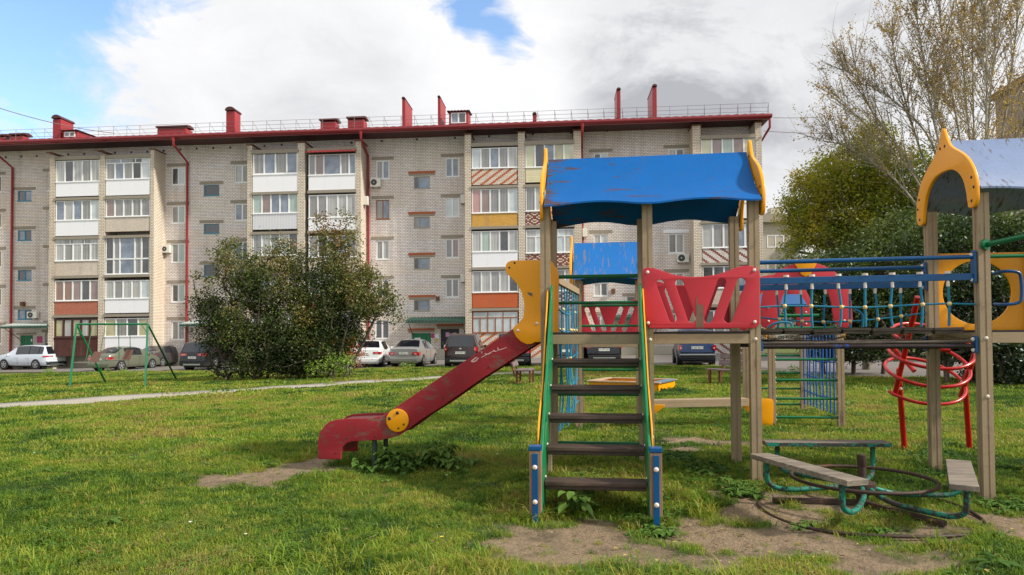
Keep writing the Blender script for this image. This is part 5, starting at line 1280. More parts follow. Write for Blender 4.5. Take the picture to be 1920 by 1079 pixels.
for deg, lab, dr, dz, dt in ((85, 'grey plank with a yellow painted streak', -.02, 0, 0), (195, None, -.147, 0, .2), (329, None, -.17, -.06, 0)):
    Mx = Matrix.Translation((0, 0, dz)) @ Matrix.Rotation(R(deg), 4, 'Z') @ Matrix.Translation((dr, dt, 0))
    mb = MB(); mb.box(.80, .99, -.60, .60, sh-.022+.02, sh+.022+.02, 0, Mx); s_ = mb.build('seat', M['grey_wood'], mg, bevel=.006)
    if lab: s_['label'] = lab
    e_ = MB(); e_.box(.992, .9945, -.58, .58, sh-.012+.02, sh+.012+.02, 0, Mx) if False else None
    mb = MB(); mb.box(.7965, .7995, -.59, .59, sh-.0, sh+.034, 0, Mx); mb.build('painted_edge', M['green_worn'], s_)
    for sgn in (-1, 1):
        pts = [(.04-dr, .04*sgn-dt, .17-dz), (.40, .20*sgn-dt*.5, .155), (.70, .36*sgn, .14), (.82, .42*sgn, .145), (.90, .455*sgn, .19), (.915, .46*sgn, .27), (.915, .46*sgn, sh-.004)]
        pts = [tuple(Mx @ Vector(p)) for p in catmull(pts, 4)]
        mb = MB(); mb.tube(pts, .022, 10); mb.build('seat_arm', M['green_worn'], mg, 60)
# ================================================================ cars
def carpaint(name, col, metal=.3, rough=.28):
    t = NT(name); o = t.obj(); n = t.noise(o, 1.5, 4, .6); s = t.n('ShaderNodeSeparateXYZ'); t.set(s.inputs[0], o)
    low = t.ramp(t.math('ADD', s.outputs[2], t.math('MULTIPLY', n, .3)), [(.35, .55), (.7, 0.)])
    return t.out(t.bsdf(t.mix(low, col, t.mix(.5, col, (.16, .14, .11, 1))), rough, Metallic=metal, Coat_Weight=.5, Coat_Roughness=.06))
M['car_glass'] = plain('car_glass', lin(22,28,36), .06, 0, .3, Coat_Weight=1.0)
M['car_black'] = plain('car_black_trim', lin(24,24,26), .6)
M['tail'] = plain('tail_light', lin(176,14,22), .15, 0, .3, Coat_Weight=1.0)
M['tail_w'] = plain('reverse_light', lin(230,200,196), .2, 0, .1, Coat_Weight=1.0)
M['rim'] = plain('alloy_rim', lin(196,198,202), .3, .7, .1)
M['plate'] = plain('plate_white', lin(226,226,222), .5, 0, .05)
M['ink'] = plain('plate_ink', lin(20,20,22), .6)
M['chrome'] = plain('chrome', lin(200,204,210), .2, .9, .1)
SEDAN = [(0,.50,.60,.94,.36,'b'),(.04,.92,.97,.93,.38,'b'),(.10,.97,1.02,.92,.40,'b'),(.55,.99,1.05,.90,.40,'t'),(.62,.99,1.07,.88,.36,'r'),(1.30,.96,1.42,.70,.32,'R'),(1.75,.95,1.47,.69,.32,'R'),(2.35,.94,1.46,.69,.32,'R'),(2.70,.93,1.40,.71,.32,'w'),(3.45,.92,1.00,.86,.34,'b'),(4.05,.80,.86,.88,.36,'b'),(4.38,.62,.70,.90,.36,'b'),(4.48,.45,.52,.88,.36,'b')]
SUV = [(0,.52,.62,.95,.40,'b'),(.05,1.00,1.05,.94,.40,'r'),(.30,1.06,1.58,.76,.40,'R'),(.45,1.06,1.64,.75,.40,'R'),(1.4,1.05,1.69,.74,.40,'R'),(2.3,1.03,1.67,.73,.40,'R'),(2.6,1.02,1.60,.75,.40,'w'),(3.35,1.01,1.10,.88,.42,'b'),(4.1,.92,.99,.90,.44,'b'),(4.38,.72,.82,.92,.44,'b'),(4.46,.5,.58,.90,.44,'b')]
BOXY = [(0,.50,.60,.97,.44,'b'),(.04,.92,.97,.96,.44,'r'),(.40,.97,1.55,.80,.42,'R'),(.55,.97,1.60,.80,.42,'R'),(1.3,.97,1.63,.80,.42,'R'),(1.95,.96,1.61,.80,.42,'w'),(2.45,.95,1.01,.93,.42,'b'),(3.5,.90,.96,.95,.44,'b'),(3.66,.8,.88,.96,.44,'b'),(3.72,.5,.58,.95,.44,'b')]
def car(loc, yaw, kind, label, col, L=None, W=.88, plate_txt='', plate_col='plate', lights=None, trim=False, rails=False, H=1.0, badge=False, wheels=None):
    """forward is +x in local space, rear bumper at x=0"""
    body_m = col; e = empty('parked_car', loc, yaw, label, 'car', 'cars parked nose in along the building')
    prof = kind; s_ = (L or prof[-1][0])/prof[-1][0]
    V = []; n = 0
    for (x, zb, zt, tf, zs, k) in prof:
        x *= s_; zb *= H; zt *= H
        taper = 1.0-.10*max(0, 1-x/.5)**2-.14*max(0, (x-(prof[-1][0]*s_-.9))/.9)**2
        w = W*taper; top = tf
        gh = zt-zb > .25
        ring = [(w*.90, zs*.62), (w*.97, zs*.85), (w, zs*1.35), (w*.995, zb-.12), (w*.96, zb), (w*(top+.03) if gh else w*.93, zt-(.05 if gh else .02)), (w*(top-.08) if gh else w*.80, zt-(.008 if gh else .002)), (w*.35, zt+(.018 if gh else .012))]
        V.append([(x, y, z) for y, z in ring]+[(x, -y, z) for y, z in reversed(ring)]); n = len(ring)*2
    body, glass = MB(), MB(); body.v = [v for r in V for v in r]; glass.v = list(body.v)
    m = len(prof)
    for i in range(m-1):
        k0, k1 = prof[i][5], prof[i+1][5]
        for j in range(n-1):
            q = (i*n+j, i*n+j+1, (i+1)*n+j+1, (i+1)*n+j); side = j in (4, n-6); topf = 5 <= j <= n-7
            g = (side and k0 in 'R' and k1 in 'Rw') or (topf and k0 == 'r' and k1 == 'R' and 6 <= j <= n-8) or (topf and k0 == 'w' and 6 <= j <= n-8)
            (glass if g else body).f.append(q)
            (glass if g else body).mi.append(0)
        body.f.append((i*n, (i+1)*n, (i+1)*n+n-1, i*n+n-1)); body.mi.append(0)
    body.f.append(tuple(range(n))); body.f.append(tuple((m-1)*n+j for j in range(n))[::-1]); body.mi += [0, 0]
    b = body.build('body', body_m, e, 32); g = glass.build('windows', M['car_glass'], e, 40)
    for me_ in (b.data, g.data):
        bm = bmesh.new(); bm.from_mesh(me_); bmesh.ops.delete(bm, geom=[v for v in bm.verts if not v.link_faces], context='VERTS'); bm.to_mesh(me_); bm.free()
    Lx = prof[-1][0]*s_
    # pillars and door lines
    pil = MB(); Rs = [p for p in prof if p[5] in 'Rw']
    for sg in (-1, 1):
        for xx in ((Rs[0][0]+Rs[-1][0])*.5*s_, Rs[0][0]*s_+.35):
            zb, zt, tf = Rs[1][1]*H, Rs[1][2]*H, Rs[1][3]
            pil.add([(xx-.03, sg*W*.965, zb+.005), (xx+.04, sg*W*.965, zb+.005), (xx+.03, sg*W*(tf+.036), zt-.05), (xx-.03, sg*W*(tf+.036), zt-.05)], [(0,1,2,3)])
    pil.build('pillar', M['car_black'], e)
    dl = MB()
    for sg in (-1, 1):
        for xx in (Lx*.33, Lx*.54): dl.box(xx-.006, xx+.006, sg*W*.99, sg*(W*1.003), .35, .86*H)
    dl.build('door_seam', M['car_black'], e)
    hd = MB()
    for sg in (-1, 1):
        for xx in (Lx*.36, Lx*.57): hd.box(xx-.08, xx+.08, sg*W*.985, sg*(W*1.02), .80*H, .83*H)
    hd.build('door_handle', body_m, e)
    wr = .33 if kind is not SEDAN else .31
    wx = (wheels or (.20, .80))
    for xx in (Lx*wx[0], Lx*wx[1]):
        for sg in (-1, 1):
            a = MB(); nn = 20; ya = sg*(W*1.004)
            a.tube([(xx, sg*W*.72, wr), (xx, ya, wr)], wr*1.17, nn); a.build('wheel_arch', M['car_black'], e, 50)
            t_ = MB(); t_.tube([(xx, sg*(W*.76), wr), (xx, sg*(W*1.008), wr), (xx, sg*(W*1.02), wr)], [wr, wr, wr*.93], 24); w_ = t_.build('wheel', M['rubber'], e, 50)
            r_ = MB(); yo = sg*W*1.023
            r_.tube([(xx, sg*W*1.0, wr), (xx, yo, wr)], wr*.22, 12)
            for k in range(5):
                a_ = 2*PI*k/5+.3; c_, s2 = math.cos(a_), math.sin(a_); r_.add([(xx+c_*.05-s2*.028, yo, wr+s2*.05+c_*.028), (xx+c_*.05+s2*.028, yo, wr+s2*.05-c_*.028), (xx+c_*wr*.66+s2*.035, yo, wr+s2*wr*.66-c_*.035), (xx+c_*wr*.66-s2*.035, yo, wr+s2*wr*.66+c_*.035)], [(0,1,2,3)])
            for k in range(24):
                a0_, a1_ = 2*PI*k/24, 2*PI*(k+1)/24; r_.add([(xx+math.cos(a0_)*wr*.62, yo, wr+math.sin(a0_)*wr*.62), (xx+math.cos(a1_)*wr*.62, yo, wr+math.sin(a1_)*wr*.62), (xx+math.cos(a1_)*wr*.70, yo, wr+math.sin(a1_)*wr*.70), (xx+math.cos(a0_)*wr*.70, yo, wr+math.sin(a0_)*wr*.70)], [(0,1,2,3)])
            r_.build('rim', M['rim'], w_)
    ud = MB(); ud.box(.25, Lx-.25, -W*.8, W*.8, .16, .45); ud.build('underbody', M['car_black'], e)
    # rear end
    def rx(z):  # x of the tail at height z
        a, b_ = prof[0], prof[1]; z0, z1 = a[2]*H, b_[2]*H
        return 0 if z < z0 else (b_[0]*s_)*(z-z0)/(z1-z0)
    lt = lights or (.46, .86, .68, .86)
    for sg in (-1, 1):
        y0, y1, z0, z1 = lt; lb = MB(); zi = (z1-z0)
        lb.add([(rx(z0)-.02, sg*W*y0, z0+zi*.25), (rx(z0)+.0, sg*W*(y1+.035), z0), (.22, sg*W*1.004, z0+zi*.1), (.30, sg*W*1.004, z1), (rx(z1)+.0, sg*W*(y1+.035), z1), (rx(z1)-.02, sg*W*y0, z1-zi*.05)], [(0,1,4,5), (1,2,3,4)])
        o = lb.build('taillight', M['tail'], e)
        q = MB(); q.box(rx(z0)-.032, rx(z0)-.021, sg*W*(y0*.7+y1*.3), sg*W*(y0*.25+y1*.75), z0+zi*.38, z0+zi*.58); q.build('reverse_light', M['tail_w'], o)
    bp = MB(); bp.box(-.045, .18, -W*.88, W*.88, .30*H, .50*H); o = bp.build('bumper', M['car_black'] if trim else body_m, e, bevel=.03)
    if trim == 2: q = MB(); q.box(-.058, -.046, -W*.6, W*.6, .30, .38); q.build('skid_plate', M['chrome'], o)
    if trim == 3: q = MB(); q.box(-.062, -.046, -W*.93, W*.93, .47, .53); q.build('chrome_strip', M['chrome'], o)
    zc = .74*H if kind is not BOXY else .80*H
    pb = MB(); pb.box(rx(zc)-.03, rx(zc)-.022, -.26, .26, zc-.06, zc+.06); po_ = pb.build('number_plate', M[plate_col], e)
    if plate_txt:
        cu = bpy.data.curves.new('plate_text', 'FONT'); cu.body = plate_txt; cu.size = .105; cu.align_x = 'CENTER'; cu.align_y = 'CENTER'; cu.extrude = .001
        to = bpy.data.objects.new('plate_text', cu); mm = bpy.data.meshes.new_from_object(to); bpy.data.objects.remove(to); mm.materials.clear()
        mm.transform(Matrix.Translation((rx(zc)-.0325, 0, zc)) @ Matrix(((0,0,-1,0),(-1,0,0,0),(0,1,0,0),(0,0,0,1)))); link('plate_lettering', mm, M['ink'], po_)
    sm = MB(); sm.box(rx(.92*H)-.014, rx(.92*H)-.004, -W*.5, W*.5, .60*H, .612*H); sm.build('trunk_seam', M['car_black'], e)
    if badge: q = MB(); q.dome((rx(.92)-.01, 0, .93), .06, (-1,0,0), .3, 12); q.build('badge', M['chrome'], e)
    for sg in (-1, 1):
        q = MB(); xx = prof[-4][0]*s_-.25; q.box(xx, xx+.12, sg*W*.98, sg*(W*1.16), .95*H, 1.09*H); q.build('wing_mirror', body_m, e, bevel=.03)
        if rails: q = MB(); q.tube(catmull([(Rs[0][0]*s_+.1, sg*W*.66, Rs[0][2]+.02), (Rs[0][0]*s_+.2, sg*W*.66, Rs[0][2]+.10), (Rs[-1][0]*s_-.2, sg*W*.66, Rs[1][2]+.10), (Rs[-1][0]*s_-.05, sg*W*.66, Rs[-1][2]+.03)], 3), .018, 5); q.build('roof_rail', M['chrome'], e)
    return e
P_white = carpaint('pearl_white_paint', lin(226,228,228), 0, .25); P_white2 = carpaint('white_car_paint', lin(214,222,232), .1, .25); P_green = carpaint('olive_silver_paint', lin(128,134,116), .5); P_silver = carpaint('silver_car_paint', lin(158,158,156), .5)
P_brown = carpaint('brown_car_paint', lin(48,30,26), .1); P_black = carpaint('black_car_paint', lin(12,15,22), .1); P_grey = carpaint('grey_car_paint', lin(86,82,84), .4); P_blue = carpaint('blue_car_paint', lin(10,50,96), .2)
def carpos(px, py): q = G(px, py); return (q.x, q.y, gz(q.x, q.y)+.03)
H90 = PI/2
def park(px, py, deg, *a, **k): return car(carpos(px, py), R(deg), *a, **k)
park(106, 692.5, 166, SUV, 'white crossover with star wheels parked sideways at the far left', P_white2, 4.6, .90, '', 'plate', (.30,.88,.84,.95), 2, wheels=(.19,.80))
park(184, 697.5, 78, SEDAN, 'olive silver saloon seen behind the green swing', P_green, 4.5, .86, 'A 174 EP 72', 'plate', (.55,.90,.66,.86), False)
park(268, 690, 84, SEDAN, 'dark grey car standing deeper between the olive saloon and black crossover', P_grey, 4.5, .86, '', 'plate', None)
park(360, 696, 80, SUV, 'black crossover with red lights beside the big bush', P_black, 4.5, .90, 'C 402 KM 72', 'plate', (.38,.86,.82,.98), 2)
park(684, 691, 90, SEDAN, 'white saloon at the right edge of the big bush', P_white, 4.4, .87, 'K 067 BY', 'plate', (.52,.90,.72,.86), False)
park(757, 690, 83, SEDAN, 'silver saloon between the white saloon and brown crossover', P_silver, 4.6, .86, 'E 228 KK 72', 'plate', (.55,.93,.62,.80), False)
park(863, 690.5, 86, SUV, 'dark brown crossover in front of the black entrance door', P_brown, 4.25, .87, 'P 818 MP 72', 'plate', (.80,.90,.80,1.04), 2, rails=True, badge=True)
park(962, 690, 90, SUV, 'black car half hidden behind the slide and rear bench', P_black, 4.4, .88, '', 'plate', None, 2)
park(1062, 688, 90, SUV, 'dark grey car seen between the steps and the blue ropes', P_grey, 4.4, .88, '', 'plate', None)
park(1133, 686, 90, SUV, 'black car with white plate seen through the steps', P_black, 4.4, .90, 'M 477 OH', 'plate', (.72,.90,.80,1.0), 2)
park(1308, 687.5, 81.5, BOXY, 'blue boxy off road car parked beyond the red panel', P_blue, 3.74, .82, 'H 163 YK 72', 'plate', (.80,.95,.66,.92), 3)
# ================================================================ swing set
SW = Fr(*[G(205, 727).x*0-0, 0], 0) if False else None
q0 = G(136, 728); q1 = G(199, 720); q2 = G(272, 728); q3 = G(333, 714)
def apex(a, b, py_):
    m = (a+b)/2; return m
a0_ = at(143.5, 608.5, (q0.y+q1.y)/2+.1); a1_ = at(277, 608, (q2.y+q3.y)/2)
o0 = Vector((-12, 21.5, 0))
sw = empty('swing_set', o0, 0, 'green steel A frame swing with two plank seats beside the concrete path', 'swing')
mb = MB(); mb.tube([a0_-o0, a1_-o0], .035, 8); mb.build('top_beam', M['green'], sw, 60)
for f_, ap in ((G(130, 728), a0_), (G(201, 721), a0_), (G(272, 728), a1_), (G(333, 714), a1_)):
    mb = MB(); mb.tube([f_-o0-Vector((0,0,.05)), ap-o0], .036, 8); mb.build('leg', M['green'], sw, 60)
mb = MB(); mb.tube([a0_.lerp(a1_, .9)-o0, a1_.lerp(G(272, 728), .16)-o0], .015, 5); mb.tube([a0_.lerp(G(130,728), .15)-o0, a0_.lerp(G(201,721), .15)-o0], .015, 5); mb.build('brace', M['green'], sw, 60)
for (ua, ub, dy, zs, px_) in ((.22, .40, -.35, .60, 0), (.585, .745, .1, .66, 1)):
    A_ = a0_.lerp(a1_, ua)-o0; B_2 = a0_.lerp(a1_, ub)-o0
    s0 = Vector((A_.x-.03, A_.y+dy-.25, zs)); s1 = Vector((B_2.x-.03, B_2.y+dy-.25, zs))
    mb = MB(); mb.tube([A_, s0+Vector((0,.25,0))], .013, 5); hanger = mb.build('hanger_bar', M['green'], sw, 60)
    mb = MB(); mb.tube([B_2, s1+Vector((0,.25,0))], .013, 5); mb.build('hanger_bar', M['green'], sw, 60)
    mb = MB(); mb.box(s0.x-.3, s1.x+.03, s0.y-.1, s0.y+.45, zs-.03, zs); mb.build('seat', M['grey_wood'], sw)
    mb = MB(); mb.add([(s1.x-.17, s0.y+.1, zs+.01), (s1.x+.12, s0.y+.1, zs+.01), (s1.x+.14, s0.y+.3, zs+.36), (s1.x-.12, s0.y+.3, zs+.38), (s1.x-.17, s0.y+.13, zs+.01), (s1.x+.12, s0.y+.13, zs+.01), (s1.x+.14, s0.y+.33, zs+.36), (s1.x-.12, s0.y+.33, zs+.38)], [(0,1,2,3),(7,6,5,4),(0,4,5,1),(1,5,6,2),(2,6,7,3),(3,7,4,0)]); mb.build('seat_back', plain('brown_board', lin(104,70,60), .7), sw)
# ================================================================ benches
def bench(loc, yaw, L_, label, back=True):
    e = empty('park_bench', loc, yaw, label, 'bench')
    for i in range(3): mb = MB(); mb.box(-L_/2, L_/2, -.24+.165*i, -.09+.165*i, .42, .46); mb.build('seat_slat', M['bench_wood'], e, bevel=.004)
    for s_ in (-1, 1):
        for y in (-.2, .2): mb = MB(); mb.box(s_*(L_/2-.14)-.035, s_*(L_/2-.14)+.035, y-.03, y+.03, -.1, .418); mb.build('leg', M['bench_leg'], e)
        if back: mb = MB(); mb.add([(s_*(L_/2-.14)-.03, .23, .25), (s_*(L_/2-.14)+.03, .23, .25), (s_*(L_/2-.14)+.03, .43, .92), (s_*(L_/2-.14)-.03, .43, .92), (s_*(L_/2-.14)-.03, .28, .25), (s_*(L_/2-.14)+.03, .28, .25), (s_*(L_/2-.14)+.03, .48, .92), (s_*(L_/2-.14)-.03, .48, .92)], [(0,1,2,3),(7,6,5,4),(0,4,5,1),(1,5,6,2),(2,6,7,3),(3,7,4,0)]); mb.build('back_post', M['bench_leg'], e)
    if back:
        for i in range(2):
            z = .55+.20*i; y = .29+.06*i; mb = MB(); mb.box(-L_/2, L_/2, -.02, .02, 0, .15, 0, Matrix.Translation((0, y, z)) @ Matrix.Rotation(-.28, 4, 'X')); mb.build('back_slat', M['bench_wood'], e, bevel=.004)
    return e
q = G(985, 722); bench((q.x, q.y+.4, q.z), R(82), 1.15, 'brown wooden bench with backrest left of the steps, near the path')
q = G(1362, 724); bench((q.x+.12, q.y+.3, q.z), R(-64), 1.3, 'weathered brown bench seen behind the tower post on the lawn')
q = G(1131, 702); e = empty('wooden_post', q, 0, 'short brown wooden post standing behind the sandbox', 'post'); mb = MB(); mb.box(-.06, .06, -.05, .05, -.1, .42, 0); mb.box(-.075, .075, -.065, .065, .42, .45); mb.build('stake', M['bench_leg'], e, bevel=.01)
# ================================================================ sandbox
q = G(1235, 737); q2 = G(1104, 733); sbx = empty('sandbox', (q.x, q.y, q.z), math.atan2(q2.y-q.y, q2.x-q.x)+PI, 'yellow and blue plank sandbox with sand on the lawn', 'sandbox')
w_ = (q2-q).length; mb = MB(); mb.box(-w_, 0, 0, .04, -.02, .24); mb.build('side_board', M['yellow'], sbx); mb = MB(); mb.box(-w_, 0, 1.5, 1.54, -.02, .24); mb.build('side_board', M['yellow'], sbx)
mb = MB(); mb.box(-w_, -w_+.04, .041, 1.499, -.02, .24); mb.build('side_board', M['yellow'], sbx); mb = MB(); mb.box(-.04, 0, .041, 1.499, -.02, .24); mb.build('side_board', M['yellow'], sbx)
rimw = wood('sandbox_rim', lin(150,120,90), lin(196,170,140), 0, .7)
for a in ((-w_-.05, .05, -.08, .12), (-w_-.05, .05, 1.42, 1.62)): mb = MB(); mb.box(*a, .243, .272); mb.build('rim_board', rimw, sbx)
mb = MB(); mb.box(-w_-.05, -w_+.15, .125, 1.415, .243, .272); mb.build('rim_board', rimw, sbx)
mb = MB(); mb.box(-.2, .06, .125, 1.415, .243, .272); o = mb.build('rim_board', paint('blue_grey_paint', lin(96,120,138), .6), sbx); o['label'] = 'blue grey rim board'
ms = MB(); n = 14; rg = random.Random(3)
for j in range(n):
    for i in range(n): ms.v.append((-w_+.05+(w_-.1)*i/(n-1), .05+1.44*j/(n-1), .10+.10*math.exp(-((i-9)**2+(j-7)**2)/14)+rg.uniform(-.01, .01)))
for j in range(n-1):
    for i in range(n-1): ms.f.append((j*n+i, j*n+i+1, (j+1)*n+i+1, (j+1)*n+i)); ms.mi.append(0)
ms.build('sand', plain('sand', lin(176,150,116), .95, 0, .3), sbx, 180)
# ================================================================ overhead cables
def cable(p, q, sag, label):
    m = (p+q)/2; mb = MB(); mb.tube([p.lerp(q, k/16)-Vector((0, 0, sag*4*(k/16)*(1-k/16)))-m for k in range(17)], .022, 4)
    o = mb.build('overhead_cable', M['rail']); o.location = m; tag(o, label, 'cable', 'overhead cables')
cable(at(-60, 183, 38), at(215, 250, 47.5), .3, 'thin cable running from the sky down to the roof at the left')
cable(at(1450, 221, 46), at(1700, 194, 60), .4, 'upper thin cable right of the roof corner')
cable(at(1432, 246, 46), at(1700, 240, 60), .3, 'lower thin cable right of the roof corner')
# ================================================================ trees and bushes
def bark(name, a, b, sc=(9,9,2)):
    t = NT(name); o = t.obj(); n = t.noise(t.vscale(o, sc), 1.5, 6, .7)
    return t.out(t.bsdf(t.mix(t.ramp(n, [(.4, 0.), (.62, 1.)]), a, b), .9, n, .6, .02))
def leafmat(name, stops, trans=.4, gl=.05):
    t = NT(name); p = t.pos(); a = t.n('ShaderNodeAttribute', attribute_name='tint').outputs['Fac']
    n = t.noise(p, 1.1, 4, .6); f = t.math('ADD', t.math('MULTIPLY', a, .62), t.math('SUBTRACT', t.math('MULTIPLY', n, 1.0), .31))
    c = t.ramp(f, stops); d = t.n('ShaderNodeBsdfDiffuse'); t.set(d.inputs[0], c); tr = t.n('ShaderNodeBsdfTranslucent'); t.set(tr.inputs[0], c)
    m = t.n('ShaderNodeMixShader'); m.inputs[0].default_value = trans; t.set(m.inputs[1], d); t.set(m.inputs[2], tr)
    g = t.n('ShaderNodeBsdfGlossy'); g.inputs['Roughness'].default_value = .4; g.inputs[0].default_value = (.7, .75, .8, 1)
    m2 = t.n('ShaderNodeMixShader'); m2.inputs[0].default_value = gl; t.set(m2.inputs[1], m.outputs[0]); t.set(m2.inputs[2], g.outputs[0])
    return t.out(m2)
def leaves(name, cen, tint, size, mat, parent, rs, flat_=.35, asp=.55):
    """many small leaf faces: cen (n,3), one folded diamond each"""
    n = len(cen); a = rs.normal(size=(n, 3)); a /= np.linalg.norm(a, axis=1)[:, None]; a[:, 2] *= .8
    b = rs.normal(size=(n, 3)); b -= (b*a).sum(1)[:, None]*a/(a*a).sum(1)[:, None]; b /= np.linalg.norm(b, axis=1)[:, None]
    s = size*rs.uniform(.6, 1.3, n)[:, None]
    v = np.empty((n, 4, 3), np.float32); v[:, 0] = cen-a*s*.5; v[:, 1] = cen+b*s*asp*.5; v[:, 2] = cen+a*s*.5; v[:, 3] = cen-b*s*asp*.5
    me = bpy.data.meshes.new(name); me.vertices.add(n*4); me.vertices.foreach_set('co', v.ravel()); me.loops.add(n*4); me.loops.foreach_set('vertex_index', np.arange(n*4, dtype=np.int32))
    me.polygons.add(n); me.polygons.foreach_set('loop_start', np.arange(0, n*4, 4, dtype=np.int32)); me.update(calc_edges=True)
    at_ = me.attributes.new('tint', 'FLOAT', 'POINT'); at_.data.foreach_set('value', np.repeat(tint, 4).astype(np.float32))
    return link(name, me, mat, parent)
def tree(name, loc, label, cat, trunks, targets, leaf, barkm, leafm, seed, r_twig=.006, r_max=.2, curve=.25, group=None, leafn=30, spread=.28, size=.09, drop=0.0, tintf=None, step=.5, pull=.35, twigs=1.0, expo=2.2, bare=None, minz=.3, wig=.10):
    """trunks: polylines of nodes; targets: crown points every limb grows towards; leaves cluster at the targets"""
    rs = np.random.RandomState(seed); e = empty(name, loc, 0, label, cat, group)
    nodes = []; par = []
    for tr in trunks:
        prev = -1
        for p in catmull(tr, 4): nodes.append(np.array(p)); par.append(prev); prev = len(nodes)-1
    tg = np.array(targets); base = np.array(trunks[0][0]); order = np.argsort(np.linalg.norm(tg-base, axis=1)); ends = []
    for k in order:
        t_ = tg[k]; N = np.array(nodes); d = N-t_; dist = np.linalg.norm(d, axis=1)+pull*np.maximum(0, N[:, 2]-t_[2]+.15*dist_ok(d))*2.5
        j = int(np.argmin(dist)); p = nodes[j]; L_ = np.linalg.norm(t_-p); m = max(2, int(L_/step)+1); prev = j
        perp = rs.normal(size=3)*L_*wig; perp[2] -= L_*curve*.35
        for i in range(1, m+1):
            u = i/m; q = p+(t_-p)*u+perp*math.sin(PI*u)*.7+rs.normal(size=3)*L_*.015; nodes.append(q if i < m else t_); par.append(prev); prev = len(nodes)-1
        ends.append(prev)
    N = len(nodes); load = np.zeros(N); 
    for k in ends: load[k] += 1
    for i in range(N-1, 0, -1):
        if par[i] >= 0: load[par[i]] += load[i]
    rad = r_twig*np.maximum(load, 1)**(1/expo); rad = np.minimum(rad, r_max)
    mb = MB(); nseg = 5
    V = []; 
    for i in range(N):
        if par[i] < 0: continue
        p, q = nodes[par[i]], nodes[i]; d = q-p; l = np.linalg.norm(d)
        if l < 1e-5: continue
        d = d/l; u = np.cross(d, (0, 0, 1) if abs(d[2]) < .9 else (1, 0, 0)); u /= np.linalg.norm(u); w_ = np.cross(d, u)
        r0 = min(rad[par[i]], rad[i]*1.6); r1 = rad[i]; ns = 6 if r1 > .04 else 3
        b = len(mb.v)
        for (c, r) in ((p, r0), (q, r1)):
            for k in range(ns): t2_ = 2*PI*k/ns; mb.v.append(tuple(c+(u*math.cos(t2_)+w_*math.sin(t2_))*r))
        for k in range(ns): mb.f.append((b+k, b+(k+1) % ns, b+ns+(k+1) % ns, b+ns+k)); mb.mi.append(0)
    me = bpy.data.meshes.new('trunk'); me.from_pydata(mb.v, [], mb.f); me.update(); shade(me); link('trunk', me, barkm, e)
    c = []; ti = []
    for k, t_ in zip(order, ends):
        p = nodes[t_]
        f = 1.0 if bare is None else bare(p)
        n = int(leafn*f*rs.uniform(.5, 1.5))
        if n <= 0: continue
        sp = spread*rs.uniform(.6, 1.3); q = p+np.clip(rs.normal(size=(n, 3)), -2.2, 2.2)*sp*np.array([1, 1, .75]); q[:, 2] -= drop
        c.append(q); base_t = tintf(p) if tintf else .5; ti.append(np.clip(base_t+rs.normal(size=n)*.09, 0, 1))
    # leaves also along the twigs
    c = np.concatenate(c); ti = np.concatenate(ti); k_ = c[:, 2] > minz*rs.uniform(0, 1, len(c)); c, ti = c[k_], ti[k_]
    leaves('crown', c, ti, size, leafm, e, rs); return e
def dist_ok(d): return np.linalg.norm(d, axis=1)
def blobs(spec, seed, jitter=.0):
    """spec: list of (cx, cy, cz, rx, ry, rz, n) ellipsoids; hollow-ish random points"""
    rs = np.random.RandomState(seed); o = []
    for (cx, cy, cz, rx, ry, rz_, n) in spec:
        v = rs.normal(size=(n, 3)); v /= np.linalg.norm(v, axis=1)[:, None]; r = rs.uniform(.15, 1, n)**.5
        o.append(np.stack([cx+rx*v[:, 0]*r, cy+ry*v[:, 1]*r, cz+rz_*v[:, 2]*r], 1))
    return np.concatenate(o)
def pb(px, py, Y, loc): q = at(px, py, Y); return (q.x-loc[0], q.y-loc[1], q.z-loc[2])
def crown(specs, Y, loc, seed):
    """specs in picture units at distance Y: (px, py, rx, ry, depth m, n) -> world ellipsoids"""
    k = Y/F; o = []
    for s in specs:
        px, py, rx, ry, dm, n = s[:6]; yy = Y+(s[6] if len(s) > 6 else 0); c = pb(px, py, yy, loc); o.append((c[0], c[1], c[2], rx*k, dm, ry*k, n))
    return blobs(o, seed)
BK = bark('dark_bark', lin(58,50,42), lin(104,94,80)); BKP = bark('pale_bark', lin(122,114,98), lin(182,174,156)); BKG = bark('grey_bark', lin(90,84,72), lin(140,130,114))
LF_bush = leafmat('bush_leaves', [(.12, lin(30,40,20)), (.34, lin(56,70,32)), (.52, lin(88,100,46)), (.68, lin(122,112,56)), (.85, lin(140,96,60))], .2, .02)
LF_gold = leafmat('golden_leaves', [(.15, lin(74,94,24)), (.38, lin(118,134,34)), (.62, lin(168,166,46)), (.85, lin(208,176,60))], .5, .03)
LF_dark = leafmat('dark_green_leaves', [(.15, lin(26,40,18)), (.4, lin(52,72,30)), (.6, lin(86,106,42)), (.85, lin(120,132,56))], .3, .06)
LF_brown = leafmat('autumn_leaves', [(.15, lin(110,92,40)), (.4, lin(150,118,54)), (.6, lin(190,158,60)), (.85, lin(206,184,80))], .45, .04)
LF_orange = leafmat('orange_leaves', [(.1, lin(120,70,40)), (.5, lin(186,104,56)), (.9, lin(206,140,70))], .4, .04)
LF_lime = leafmat('lime_leaves', [(.1, lin(84,120,34)), (.5, lin(130,164,50)), (.9, lin(170,196,80))], .45, .04)
